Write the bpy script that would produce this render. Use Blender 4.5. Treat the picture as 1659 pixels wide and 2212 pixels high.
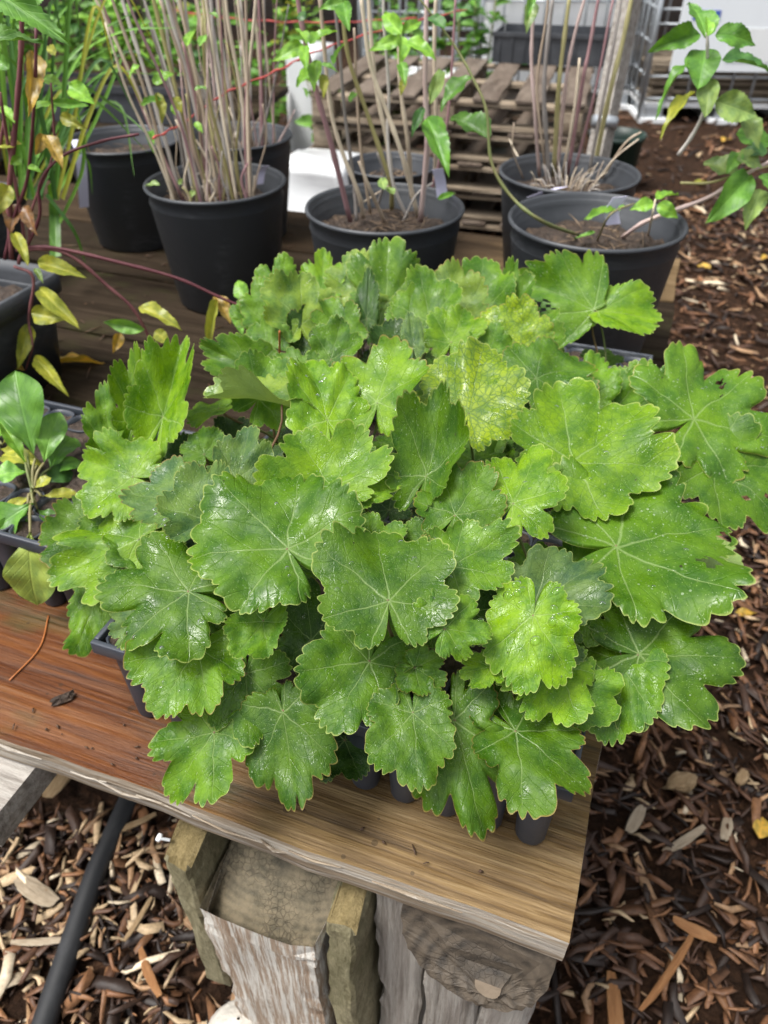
import bpy, math, random
import numpy as np
from mathutils import Vector, Matrix, Euler

for o in list(bpy.data.objects):
    bpy.data.objects.remove(o)
SC = bpy.context.scene
COL = SC.collection
rnd = random.Random(7)
R = math.radians

# ------------------------------------------------------------------ camera, sky, sun, exposure
BENCH = 0.62                       # height of the bench top
CAMH = BENCH + 0.71
PITCH = R(39)
cd = bpy.data.cameras.new('camera')
cam = bpy.data.objects.new('camera', cd); COL.objects.link(cam)
cam.location = (0, 0, CAMH)
cam.rotation_euler = (R(90) - PITCH, 0, 0)
cd.sensor_fit = 'VERTICAL'; cd.sensor_height = 36; cd.sensor_width = 27
cd.lens = 1662 / 2212 * 36
cd.clip_start = 0.02; cd.clip_end = 400
cd.dof.use_dof = True; cd.dof.focus_distance = 0.62; cd.dof.aperture_fstop = 7.5
SC.camera = cam

SUN_EL, SUN_AZ = R(66), R(-110)
w = bpy.data.worlds.new('World'); SC.world = w; w.use_nodes = True
nt = w.node_tree; nt.nodes.clear()
sky = nt.nodes.new('ShaderNodeTexSky'); sky.sky_type = 'NISHITA'; sky.sun_disc = False
sky.sun_elevation = SUN_EL; sky.sun_rotation = SUN_AZ; sky.air_density = 1.0; sky.dust_density = 4.0
hs = nt.nodes.new('ShaderNodeHueSaturation'); hs.inputs['Saturation'].default_value = 0.22
bg = nt.nodes.new('ShaderNodeBackground'); bg.inputs['Strength'].default_value = 0.085
wo = nt.nodes.new('ShaderNodeOutputWorld')
nt.links.new(sky.outputs[0], hs.inputs['Color']); nt.links.new(hs.outputs[0], bg.inputs[0]); nt.links.new(bg.outputs[0], wo.inputs[0])
sd = bpy.data.lights.new('sun', 'SUN'); sd.energy = 1.5; sd.angle = R(22); sd.color = (1, .97, .92)
sun = bpy.data.objects.new('sun', sd); COL.objects.link(sun)
sv = Vector((math.sin(SUN_AZ) * math.cos(SUN_EL), math.cos(SUN_AZ) * math.cos(SUN_EL), math.sin(SUN_EL)))
sun.rotation_euler = sv.to_track_quat('Z', 'Y').to_euler(); sun.location = sv * 20
SC.view_settings.view_transform = 'Standard'; SC.view_settings.look = 'None'
SC.view_settings.gamma = 1; SC.view_settings.use_curve_mapping = False
SC.view_settings.exposure = 1.6
SC.render.engine = 'CYCLES'; SC.cycles.max_bounces = 6; SC.cycles.diffuse_bounces = 3; SC.cycles.glossy_bounces = 3; SC.cycles.caustics_reflective = False; SC.cycles.caustics_refractive = False

# ------------------------------------------------------------------ points in the place from sight lines
CAMP = Vector((0, 0, CAMH))
cP, sP = math.cos(PITCH), math.sin(PITCH)
def ray(x, y):
    u = (x - 829.5) / 1662; v = (y - 1106) / 1662
    return Vector((u, cP - v * sP, -sP - v * cP))
def atz(x, y, z):                     # on the sight line, at height z
    r = ray(x, y); return CAMP + r * ((z - CAMH) / r.z)
def atd(x, y, t):                     # at depth t
    return CAMP + ray(x, y) * t
def aty(x, y, Y):                     # at distance Y in front
    r = ray(x, y); return CAMP + r * (Y / r.y)
def depth(p):
    d = p - CAMP; return d.y * cP - d.z * sP
CORNER = Vector((.160, .282, 0))      # front right corner of the bench
EX = Vector((.94, -.342, 0)).normalized(); EY = Vector((.342, .94, 0)).normalized()
def bw(a, b, z=0.0):                  # bench coordinates: a to the left, b to the back, z above the bench top
    return CORNER - EX * a + EY * b + Vector((0, 0, BENCH + z))
BANG = math.atan2(EX.y, EX.x)

# ------------------------------------------------------------------ mesh helpers
def link(o, parent=None):
    COL.objects.link(o)
    if parent: o.parent = parent
    return o
def tag(o, label=None, cat=None, group=None, kind=None):
    if label: o['label'] = label
    if cat: o['category'] = cat
    if group: o['group'] = group
    if kind: o['kind'] = kind
    return o
def empty(name, loc, rz=0, **k):
    o = bpy.data.objects.new(name, None); o.location = loc; o.rotation_euler = (0, 0, rz); o.empty_display_size = .05
    link(o); return tag(o, **k)
def mkmesh(name, v, f, mat, smooth=True):
    me = bpy.data.meshes.new(name)
    me.from_pydata([tuple(p) for p in v], [], [tuple(q) for q in f])
    if smooth: me.polygons.foreach_set('use_smooth', [True] * len(me.polygons))
    if mat: me.materials.append(mat)
    me.update(); return me
def obj(name, vf, mat, parent=None, smooth=True, loc=None):
    o = bpy.data.objects.new(name, mkmesh(name, vf[0], vf[1], mat, smooth))
    if loc is not None: o.location = loc
    return link(o, parent)
def inst(name, me, mtx, parent=None):
    o = bpy.data.objects.new(name, me); link(o, parent); o.matrix_local = mtx; return o
class MB:
    def __init__(s): s.v = []; s.f = []
    def add(s, vf):
        n = len(s.v); s.v += [Vector(p) for p in vf[0]]; s.f += [[i + n for i in q] for q in vf[1]]; return s
    def vf(s): return s.v, s.f
def shift(vf, off): return [Vector(p) - off for p in vf[0]], vf[1]
def box(x0, x1, y0, y1, z0, z1, bev=0.0):
    if bev <= 0:
        v = [(x, y, z) for z in (z0, z1) for y in (y0, y1) for x in (x0, x1)]
        return v, [(0, 2, 3, 1), (4, 5, 7, 6), (0, 1, 5, 4), (2, 6, 7, 3), (0, 4, 6, 2), (1, 3, 7, 5)]
    c = Vector(((x0 + x1) / 2, (y0 + y1) / 2, (z0 + z1) / 2)); h = ((x1 - x0) / 2, (y1 - y0) / 2, (z1 - z0) / 2)
    import bmesh
    bm = bmesh.new(); bmesh.ops.create_cube(bm, size=2)
    for q in bm.verts: q.co = Vector((q.co.x * h[0], q.co.y * h[1], q.co.z * h[2])) + c
    bmesh.ops.bevel(bm, geom=bm.edges[:], offset=bev, segments=2, affect='EDGES', profile=.6)
    bm.verts.index_update(); v = [q.co.copy() for q in bm.verts]; f = [[q.index for q in p.verts] for p in bm.faces]; bm.free()
    return v, f
def tube(pts, rad, seg=8, cap=True):
    pts = [Vector(p) for p in pts]; n = len(pts)
    if not hasattr(rad, '__len__'): rad = [rad] * n
    v, f = [], []; up = None
    for i, p in enumerate(pts):
        t = (pts[min(i + 1, n - 1)] - pts[max(i - 1, 0)]).normalized()
        if up is None:
            up = Vector((0, 0, 1)) if abs(t.z) < .9 else Vector((1, 0, 0))
        a = (up - t * up.dot(t)).normalized(); up = a; b = t.cross(a)
        for k in range(seg):
            q = 2 * math.pi * k / seg; v.append(p + (a * math.cos(q) + b * math.sin(q)) * rad[i])
    for i in range(n - 1):
        for k in range(seg):
            k2 = (k + 1) % seg; f.append((i * seg + k, i * seg + k2, (i + 1) * seg + k2, (i + 1) * seg + k))
    if cap: f.append(tuple(range(seg - 1, -1, -1))); f.append(tuple((n - 1) * seg + k for k in range(seg)))
    return v, f
def spline(pts, n=6):
    pts = [Vector(p) for p in pts]
    if len(pts) < 3: return [pts[0].lerp(pts[-1], i / n) for i in range(n + 1)]
    out = []
    P = [pts[0] * 2 - pts[1]] + pts + [pts[-1] * 2 - pts[-2]]
    for i in range(1, len(P) - 2):
        for k in range(n):
            t = k / n; a, b, c, d = P[i - 1], P[i], P[i + 1], P[i + 2]
            out.append(.5 * ((2 * b) + (c - a) * t + (2 * a - 5 * b + 4 * c - d) * t * t + (3 * b - a - 3 * c + d) * t ** 3))
    out.append(pts[-1]); return out
def lathe(prof, seg=48, wob=0):
    v, f = [], []
    for r, z in prof:
        for k in range(seg):
            q = 2 * math.pi * k / seg; rr = r * (1 + wob * math.sin(2 * q + 1)); v.append((rr * math.cos(q), rr * math.sin(q), z))
    for i in range(len(prof) - 1):
        for k in range(seg):
            k2 = (k + 1) % seg; f.append((i * seg + k, i * seg + k2, (i + 1) * seg + k2, (i + 1) * seg + k))
    return v, f
def disc(r, z, seg=32, bump=.006, rr=None):
    rr = rr or rnd
    v, f = [(0, 0, z + bump)], []
    rings = 7
    for i in range(1, rings + 1):
        for k in range(seg):
            q = 2 * math.pi * k / seg; a = r * i / rings
            v.append((a * math.cos(q), a * math.sin(q), z + rr.uniform(-bump, bump)))
    for k in range(seg): f.append((0, 1 + k, 1 + (k + 1) % seg))
    for i in range(rings - 1):
        for k in range(seg):
            a = 1 + i * seg + k; b = 1 + i * seg + (k + 1) % seg; f.append((a, a + seg, b + seg, b))
    return v, f

# ------------------------------------------------------------------ materials
class NT:
    def __init__(s, name):
        s.m = bpy.data.materials.new(name); s.m.use_nodes = True; s.t = s.m.node_tree; s.t.nodes.clear()
        s.out = s.n('ShaderNodeOutputMaterial'); s.b = s.n('ShaderNodeBsdfPrincipled'); s.l(s.b.outputs[0], s.out.inputs[0])
    def n(s, k, **kw):
        x = s.t.nodes.new(k)
        for a, b in kw.items(): setattr(x, a, b)
        return x
    def l(s, a, b): s.t.links.new(a, b)
    def set(s, node, **kw):
        for a, b in kw.items():
            a = a.replace('_', ' ')
            if hasattr(b, 'is_linked') or isinstance(b, bpy.types.NodeSocket): s.l(b, node.inputs[a])
            else: node.inputs[a].default_value = b
    def math(s, op, a, b=None, c=None, clamp=False):
        x = s.n('ShaderNodeMath', operation=op, use_clamp=clamp)
        for i, q in enumerate((a, b, c)):
            if q is None: continue
            if isinstance(q, bpy.types.NodeSocket): s.l(q, x.inputs[i])
            else: x.inputs[i].default_value = q
        return x.outputs[0]
    def mix(s, fac, a, b, blend='MIX'):
        x = s.n('ShaderNodeMix', data_type='RGBA', blend_type=blend)
        for q, i in ((fac, 0), (a, 6), (b, 7)):
            if isinstance(q, bpy.types.NodeSocket): s.l(q, x.inputs[i])
            elif i == 0: x.inputs[0].default_value = q
            else: x.inputs[i].default_value = (*q, 1) if len(q) == 3 else q
        return x.outputs[2]
    def ramp(s, fac, stops):
        x = s.n('ShaderNodeValToRGB'); s.l(fac, x.inputs[0]); cr = x.color_ramp
        while len(cr.elements) < len(stops): cr.elements.new(.5)
        for e, (p, c) in zip(cr.elements, stops):
            e.position = p; e.color = (*c, 1) if hasattr(c, '__len__') else (c, c, c, 1)
        return x.outputs[0]
    def noise(s, vec=None, scale=5, detail=4, rough=.55, dist=0, out=0):
        x = s.n('ShaderNodeTexNoise'); x.inputs['Scale'].default_value = scale; x.inputs['Detail'].default_value = detail
        x.inputs['Roughness'].default_value = rough; x.inputs['Distortion'].default_value = dist
        if vec is not None: s.l(vec, x.inputs['Vector'])
        return x.outputs[out]
    def maprange(s, v, a, b, c=0, d=1, smooth=True):
        x = s.n('ShaderNodeMapRange', interpolation_type='SMOOTHSTEP' if smooth else 'LINEAR')
        s.l(v, x.inputs[0])
        for i, q in enumerate((a, b, c, d)): x.inputs[i + 1].default_value = q
        return x.outputs[0]
    def mapping(s, vec, scale=(1, 1, 1), loc=(0, 0, 0), rot=(0, 0, 0)):
        x = s.n('ShaderNodeMapping'); s.l(vec, x.inputs[0]); x.inputs['Scale'].default_value = scale
        x.inputs['Location'].default_value = loc; x.inputs['Rotation'].default_value = rot; return x.outputs[0]
    def bump(s, h, strength=.5, dist=.002, nrm=None):
        x = s.n('ShaderNodeBump'); x.inputs['Strength'].default_value = strength; x.inputs['Distance'].default_value = dist
        s.l(h, x.inputs['Height'])
        if nrm is not None: s.l(nrm, x.inputs['Normal'])
        s.l(x.outputs[0], s.b.inputs['Normal']); return x.outputs[0]
    def obj(s): return s.n('ShaderNodeTexCoord').outputs['Object']
    def oinfo(s): return s.n('ShaderNodeObjectInfo')

def mat_plain(name, col, rough=.6, var=.15, scale=30, bump=0., spec=.5, dist=.002, metal=0):
    m = NT(name); o = m.obj(); nz = m.noise(o, scale, 5, .6)
    c = m.mix(nz, [x * (1 - var) for x in col], [min(1, x * (1 + var)) for x in col])
    m.set(m.b, Base_Color=c, Roughness=rough, Metallic=metal); m.b.inputs['Specular IOR Level'].default_value = spec
    if bump: m.bump(m.noise(o, scale * 3, 4), bump, dist)
    return m.m

def mat_heuchera():
    m = NT('scalloped_leaf')
    uv = m.n('ShaderNodeTexCoord').outputs['UV']
    sep = m.n('ShaderNodeSeparateXYZ'); m.l(uv, sep.inputs[0]); x, y = sep.outputs[0], sep.outputs[1]
    oi = m.oinfo(); col = oi.outputs['Color']; net = oi.outputs['Alpha']; rn = oi.outputs['Random']
    off = m.n('ShaderNodeCombineXYZ'); m.l(m.math('MULTIPLY', rn, 37.0), off.inputs[0]); m.l(m.math('MULTIPLY', rn, 11.0), off.inputs[1])
    va = m.n('ShaderNodeVectorMath', operation='ADD'); m.l(uv, va.inputs[0]); m.l(off.outputs[0], va.inputs[1]); uvo = va.outputs[0]
    # wobble the coordinates so that veins are not ruled lines
    wn = m.n('ShaderNodeTexNoise'); wn.inputs['Scale'].default_value = 3.2; wn.inputs['Detail'].default_value = 2; m.l(uvo, wn.inputs['Vector'])
    ws = m.n('ShaderNodeSeparateXYZ'); m.l(wn.outputs['Color'], ws.inputs[0])
    x2 = m.math('ADD', x, m.math('MULTIPLY', m.math('SUBTRACT', ws.outputs[0], .5), .09))
    y2 = m.math('ADD', y, m.math('MULTIPLY', m.math('SUBTRACT', ws.outputs[1], .5), .09))
    phi = m.math('ARCTAN2', x2, y2)
    r = m.math('SQRT', m.math('ADD', m.math('MULTIPLY', x2, x2), m.math('MULTIPLY', y2, y2)))
    step = R(51.4)
    k = m.math('MULTIPLY', m.math('ROUND', m.math('DIVIDE', phi, step)), step)
    dp = m.math('SUBTRACT', phi, k)
    s_ = m.math('MULTIPLY', r, m.math('COSINE', dp)); d = m.math('ABSOLUTE', m.math('MULTIPLY', r, m.math('SINE', dp)))
    wid = m.math('MULTIPLY', m.math('SUBTRACT', 1.08, r), .013)
    vein = m.math('SUBTRACT', 1.0, m.math('DIVIDE', d, wid, clamp=True), clamp=True)
    vein = m.math('POWER', vein, .7)
    q = m.math('DIVIDE', m.math('SUBTRACT', s_, m.math('MULTIPLY', d, 1.25)), .19)
    fr = m.math('MULTIPLY', m.math('ABSOLUTE', m.math('SUBTRACT', m.math('FRACT', q), .5)), .19)
    sec = m.math('SUBTRACT', 1.0, m.math('DIVIDE', fr, .011), clamp=True)
    sec = m.math('MULTIPLY', sec, m.maprange(r, .12, .3))
    vo = m.n('ShaderNodeTexVoronoi', feature='DISTANCE_TO_EDGE'); vo.inputs['Scale'].default_value = 12; m.l(uvo, vo.inputs['Vector'])
    ter = m.maprange(vo.outputs['Distance'], .0, .11, 1, 0)
    nz = m.noise(uvo, 2.4, 5, .6); nzf = m.noise(uvo, 14, 4, .65)
    dark = m.mix(1.0, col, (.50, .60, .70), 'MULTIPLY'); lite = m.mix(1.0, col, (1.45, 1.20, .85), 'MULTIPLY')
    c = m.mix(m.maprange(nz, .34, .66), dark, lite)
    c = m.mix(m.math('MULTIPLY', m.maprange(nzf, .45, .7), .35), c, m.mix(1.0, col, (1.5, 1.3, 1.0), 'MULTIPLY'))
    # net-veined leaves: green only along the veins
    vn = m.math('MAXIMUM', m.math('MULTIPLY', ter, .85), sec); vn = m.math('MAXIMUM', vn, vein)
    c = m.mix(m.math('MULTIPLY', m.math('MULTIPLY', vn, net), .85), c, (.045, .12, .022))
    c = m.mix(m.math('MULTIPLY', m.math('MULTIPLY', ter, .22), m.math('SUBTRACT', 1, net)), c, m.mix(1.0, col, (.62, .72, .7), 'MULTIPLY'))
    pale = m.mix(.5, col, (.42, .52, .24))
    c = m.mix(m.math('MULTIPLY', m.math('MULTIPLY', vein, .62), m.maprange(net, 0, 1, 1, .25)), c, pale)
    # specks: hairs and dried drops
    v2 = m.n('ShaderNodeTexVoronoi'); v2.inputs['Scale'].default_value = 34; m.l(uvo, v2.inputs['Vector'])
    sc = m.n('ShaderNodeSeparateColor'); m.l(v2.outputs['Color'], sc.inputs[0])
    rad = m.math('MULTIPLY', m.math('POWER', sc.outputs[0], 4.0), .36)
    dot = m.math('MULTIPLY', m.math('LESS_THAN', v2.outputs['Distance'], rad), m.maprange(m.noise(uvo, 1.6, 2), .38, .62))
    c = m.mix(m.math('MULTIPLY', dot, .5), c, (.42, .52, .36))
    v3 = m.n('ShaderNodeTexVoronoi'); v3.inputs['Scale'].default_value = 46; m.l(uvo, v3.inputs['Vector'])
    c = m.mix(m.math('MULTIPLY', m.maprange(v3.outputs['Distance'], .06, .22, 1, 0), .42), c, (.42, .55, .20))
    # brown and black flecks
    v4 = m.n('ShaderNodeTexVoronoi'); v4.inputs['Scale'].default_value = 5; m.l(uvo, v4.inputs['Vector'])
    s4 = m.n('ShaderNodeSeparateColor'); m.l(v4.outputs['Color'], s4.inputs[0])
    fl = m.math('MULTIPLY', m.math('LESS_THAN', v4.outputs['Distance'], .055), m.math('GREATER_THAN', s4.outputs[0], .80))
    c = m.mix(m.math('MULTIPLY', fl, .85), c, (.03, .022, .012))
    # rim
    at = m.n('ShaderNodeAttribute', attribute_name='rim'); rim = at.outputs['Fac']
    rimc = m.mix(m.maprange(m.math('ADD', rn, m.math('MULTIPLY', nz, .4)), .88, 1.05), (.42, .48, .14), (.36, .20, .08))
    c = m.mix(m.math('MULTIPLY', m.maprange(rim, .975, 1.0), .6), c, rimc)
    # underside: paler and matt
    geo = m.n('ShaderNodeNewGeometry')
    c = m.mix(m.math('MULTIPLY', geo.outputs['Backfacing'], .55), c, (.30, .42, .14))
    wet = m.noise(uvo, 3.0, 3, .6)
    rough = m.math('MAXIMUM', m.maprange(wet, .37, .54, .11, .55), m.math('MULTIPLY', geo.outputs['Backfacing'], .6))
    m.set(m.b, Base_Color=c, Roughness=rough); m.b.inputs['Specular IOR Level'].default_value = .34
    h = m.math('MULTIPLY', m.math('MAXIMUM', m.math('MULTIPLY', vein, .5), m.math('MULTIPLY', sec, .35)), -1.0)
    h = m.math('ADD', h, m.math('MULTIPLY', ter, -.16)); h = m.math('ADD', h, m.math('MULTIPLY', nzf, .9))
    h = m.math('ADD', h, m.math('MULTIPLY', dot, .9)); h = m.math('ADD', h, m.math('MULTIPLY', m.maprange(v3.outputs['Distance'], .1, .3, 1, 0), .25))
    nb = m.bump(h, .6, .0013)
    tr = m.n('ShaderNodeBsdfTranslucent'); m.l(m.mix(1.0, c, (1.25, 1.2, .6), 'MULTIPLY'), tr.inputs[0]); m.l(nb, tr.inputs['Normal'])
    mx = m.n('ShaderNodeMixShader'); mx.inputs[0].default_value = .27
    m.l(m.b.outputs[0], mx.inputs[1]); m.l(tr.outputs[0], mx.inputs[2]); m.l(mx.outputs[0], m.out.inputs[0])
    return m.m

def mat_leaf(name, rough=.4, spots=False):
    """ovate leaves: colour from the object, midrib and side veins from the leaf's own coordinates"""
    m = NT(name)
    uv = m.n('ShaderNodeTexCoord').outputs['UV']; sep = m.n('ShaderNodeSeparateXYZ'); m.l(uv, sep.inputs[0])
    oi = m.oinfo(); col = oi.outputs['Color']; al = oi.outputs['Alpha']
    off = m.n('ShaderNodeCombineXYZ'); m.l(m.math('MULTIPLY', oi.outputs['Random'], 37.0), off.inputs[0])
    va = m.n('ShaderNodeVectorMath', operation='ADD'); m.l(uv, va.inputs[0]); m.l(off.outputs[0], va.inputs[1]); uvo = va.outputs[0]
    ax = m.math('ABSOLUTE', sep.outputs[0])
    mid = m.maprange(ax, .008, .035, 1, 0)
    q = m.math('DIVIDE', m.math('SUBTRACT', sep.outputs[1], m.math('MULTIPLY', ax, .8)), .13)
    sec = m.maprange(m.math('ABSOLUTE', m.math('SUBTRACT', m.math('FRACT', q), .5)), .03, .10, 1, 0)
    nz = m.noise(uvo, 3, 4, .6)
    c = m.mix(m.maprange(nz, .35, .65), m.mix(1, col, (.7, .75, .75), 'MULTIPLY'), m.mix(1, col, (1.3, 1.2, 1), 'MULTIPLY'))
    c = m.mix(m.math('MULTIPLY', m.math('MAXIMUM', mid, m.math('MULTIPLY', sec, .5)), .4), c, m.mix(1, col, (1.8, 1.6, 1.6), 'MULTIPLY'))
    bl = m.maprange(m.noise(uvo, 7, 3), .55, .68)
    c = m.mix(m.math('MULTIPLY', bl, al), c, (.10, .035, .02))
    m.set(m.b, Base_Color=c, Roughness=rough)
    nb = m.bump(m.math('MULTIPLY', m.math('MAXIMUM', mid, m.math('MULTIPLY', sec, .6)), -1), .5, .0015)
    tr = m.n('ShaderNodeBsdfTranslucent'); m.l(m.mix(1.0, c, (1.3, 1.2, .6), 'MULTIPLY'), tr.inputs[0])
    mx = m.n('ShaderNodeMixShader'); mx.inputs[0].default_value = .3
    m.l(m.b.outputs[0], mx.inputs[1]); m.l(tr.outputs[0], mx.inputs[2]); m.l(mx.outputs[0], m.out.inputs[0])
    return m.m

def mat_stem(name, c0, c1, scale=40):
    m = NT(name); o = m.obj(); oi = m.oinfo()
    n1 = m.noise(m.mapping(o, (1, 1, .35)), scale, 5, .65); n2 = m.math('ADD', m.math('MULTIPLY', m.math('SUBTRACT', oi.outputs['Random'], .5), .7), n1)
    c = m.mix(m.maprange(n2, .25, .75), c0, c1)
    m.set(m.b, Base_Color=c, Roughness=.6); m.bump(n1, .4, .001); return m.m

def mat_wood(name, stops, grain=(2.2, 46, 46), paint=0., painty=0, wetness=.5, speck=0, moss=0., stain=None, spec=.3):
    """grain runs along local x"""
    m = NT(name); o = m.obj(); rn = m.oinfo().outputs['Random']
    cb = m.n('ShaderNodeCombineXYZ'); m.l(m.math('MULTIPLY', rn, 9.0), cb.inputs[0]); m.l(m.math('MULTIPLY', rn, 3.0), cb.inputs[1])
    va = m.n('ShaderNodeVectorMath', operation='ADD'); m.l(o, va.inputs[0]); m.l(cb.outputs[0], va.inputs[1]); o2 = va.outputs[0]
    g1 = m.noise(m.mapping(o2, grain), 1, 6, .68, .6); g2 = m.noise(m.mapping(o2, (grain[0] * 4, grain[1] * 5, grain[2] * 5)), 1, 5, .7)
    big = m.noise(m.mapping(o2, (3.2, 5.5, 5.5)), 1, 3, .6)
    f = m.math('ADD', m.math('MULTIPLY', g1, .55), m.math('ADD', m.math('MULTIPLY', g2, .38), m.math('MULTIPLY', big, .20)))
    c = m.ramp(f, stops)
    if stain:      # older red stain left on the far stretch of the board
        sx = m.n('ShaderNodeSeparateXYZ'); m.l(o, sx.inputs[0])
        k = m.math('ADD', sx.outputs[0], m.math('MULTIPLY', m.noise(m.mapping(o, (2, 9, 9)), 1, 4, .6), .5))
        c = m.mix(m.maprange(k, -.28, .02, 1, 0), c, m.ramp(f, stain))
    if moss:
        mo = m.maprange(m.noise(m.mapping(o2, (1.2, 2, 2)), 4, 4, .65), .50, .68)
        c = m.mix(m.math('MULTIPLY', mo, moss), c, (.055, .062, .020))
    if paint:
        pn = m.maprange(m.noise(m.mapping(o2, (grain[0] * 1.2, grain[1] * 1.8, grain[2] * 1.8)), 1, 7, .75), .44, .58)
        c = m.mix(m.math('MULTIPLY', pn, paint), c, (.62, .60, .55))
    if speck:
        vo = m.n('ShaderNodeTexVoronoi'); vo.inputs['Scale'].default_value = 42; m.l(m.mapping(o2, (1, 1, 1)), vo.inputs['Vector'])
        s4 = m.n('ShaderNodeSeparateColor'); m.l(vo.outputs['Color'], s4.inputs[0])
        sp = m.math('LESS_THAN', vo.outputs['Distance'], m.math('MULTIPLY', m.math('POWER', s4.outputs[0], 3.0), .22))
        c = m.mix(m.math('MULTIPLY', sp, speck), c, (.025, .018, .012))
    rough = m.maprange(big, .35, .65, .62 - .3 * wetness, .75 - .25 * wetness)
    m.set(m.b, Base_Color=c, Roughness=rough); m.b.inputs['Specular IOR Level'].default_value = spec
    m.bump(m.math('ADD', g1, m.math('MULTIPLY', g2, .8)), .75, .004); return m.m

def mat_endgrain(name, c0, c1, centre, ringscale=90, cracks=.45, crackc=(.03, .022, .015), ringw=.07):
    m = NT(name); o = m.obj(); n = m.n('ShaderNodeVectorMath', operation='SUBTRACT'); m.l(o, n.inputs[0]); n.inputs[1].default_value = centre
    wv = m.noise(o, 9, 3)
    ln = m.n('ShaderNodeVectorMath', operation='LENGTH'); m.l(n.outputs[0], ln.inputs[0])
    rr = m.math('ADD', ln.outputs['Value'], m.math('MULTIPLY', wv, .03))
    ring = m.math('ADD', .5, m.math('MULTIPLY', m.math('SINE', m.math('MULTIPLY', rr, ringscale * 6.28)), .5))
    f = m.math('ADD', m.math('MULTIPLY', ring, ringw), m.math('MULTIPLY', m.noise(o, 40, 6, .7), .95))
    c = m.mix(m.maprange(f, .25, .7), c0, c1)
    vo = m.n('ShaderNodeTexVoronoi', feature='DISTANCE_TO_EDGE'); vo.inputs['Scale'].default_value = 150; m.l(o, vo.inputs['Vector'])
    cr = m.math('MULTIPLY', m.maprange(vo.outputs['Distance'], .02, .09, 1, 0), m.maprange(m.noise(o, 22, 3), .42, .6))
    c = m.mix(m.math('MULTIPLY', cr, cracks), c, crackc)
    blot = m.maprange(m.noise(o, 14, 4, .6), .5, .7); c = m.mix(m.math('MULTIPLY', blot, .5), c, [q * .4 for q in c0])
    m.set(m.b, Base_Color=c, Roughness=.7); m.bump(m.math('SUBTRACT', m.noise(o, 60, 5, .7), m.math('MULTIPLY', cr, .5)), .5, .003); return m.m

def mat_black_plastic(name, col=(.040, .044, .051), rough=.42, scuff=.35):
    m = NT(name); o = m.obj(); n1 = m.noise(o, 7, 6, .65, .5); n2 = m.noise(m.mapping(o, (1, 1, 3)), 45, 4, .6)
    f = m.math('MULTIPLY', m.maprange(n1, .48, .74), m.maprange(n2, .35, .7))
    c = m.mix(m.math('MULTIPLY', f, scuff), col, (.20, .21, .23))
    m.set(m.b, Base_Color=c, Roughness=m.maprange(n1, .3, .7, rough - .06, rough + .18)); m.bump(n2, .12, .001); return m.m

def mat_soil():
    m = NT('potting_soil'); o = m.obj(); n1 = m.noise(o, 60, 6, .7); vo = m.n('ShaderNodeTexVoronoi'); vo.inputs['Scale'].default_value = 90; m.l(o, vo.inputs['Vector'])
    c = m.ramp(n1, [(.3, (.012, .008, .005)), (.55, (.045, .028, .018)), (.75, (.13, .085, .05))])
    m.set(m.b, Base_Color=c, Roughness=.75); m.bump(m.math('ADD', n1, vo.outputs['Distance']), .9, .008); return m.m

def mat_mulch_ground():
    m = NT('mulch_ground'); o = m.obj(); n1 = m.noise(o, 30, 6, .7, 1.5); n2 = m.noise(o, 4, 4)
    vo = m.n('ShaderNodeTexVoronoi'); vo.inputs['Scale'].default_value = 26; m.l(m.mapping(o, (1, 1, 1)), vo.inputs['Vector'])
    c = m.ramp(n1, [(.28, (.010, .006, .004)), (.5, (.045, .024, .014)), (.66, (.11, .055, .030)), (.8, (.24, .15, .09))])
    c = m.mix(m.maprange(n2, .35, .65, 0, .5), c, (.025, .014, .009))
    m.set(m.b, Base_Color=c, Roughness=.85); m.b.inputs['Specular IOR Level'].default_value = .1; m.bump(m.math('ADD', n1, m.math('MULTIPLY', vo.outputs['Distance'], .8)), 1, .03); return m.m

def mat_vcol(name, rough=.6, bump=.4):
    m = NT(name); at = m.n('ShaderNodeAttribute', attribute_name='tint'); o = m.obj(); n1 = m.noise(o, 110, 4, .7)
    c = m.mix(1, at.outputs['Color'], m.ramp(n1, [(.25, .55), (.75, 1.35)]), 'MULTIPLY')
    m.set(m.b, Base_Color=c, Roughness=rough); m.bump(n1, bump, .002); return m.m

def mat_water():
    m = NT('water_drop'); fr = m.n('ShaderNodeFresnel'); fr.inputs[0].default_value = 1.34
    tr = m.n('ShaderNodeBsdfTransparent'); tr.inputs[0].default_value = (.93, .97, .90, 1); gl = m.n('ShaderNodeBsdfGlossy'); gl.inputs['Roughness'].default_value = .03
    mx = m.n('ShaderNodeMixShader'); m.l(fr.outputs[0], mx.inputs[0]); m.l(tr.outputs[0], mx.inputs[1]); m.l(gl.outputs[0], mx.inputs[2]); m.l(mx.outputs[0], m.out.inputs[0]); return m.m

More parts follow.
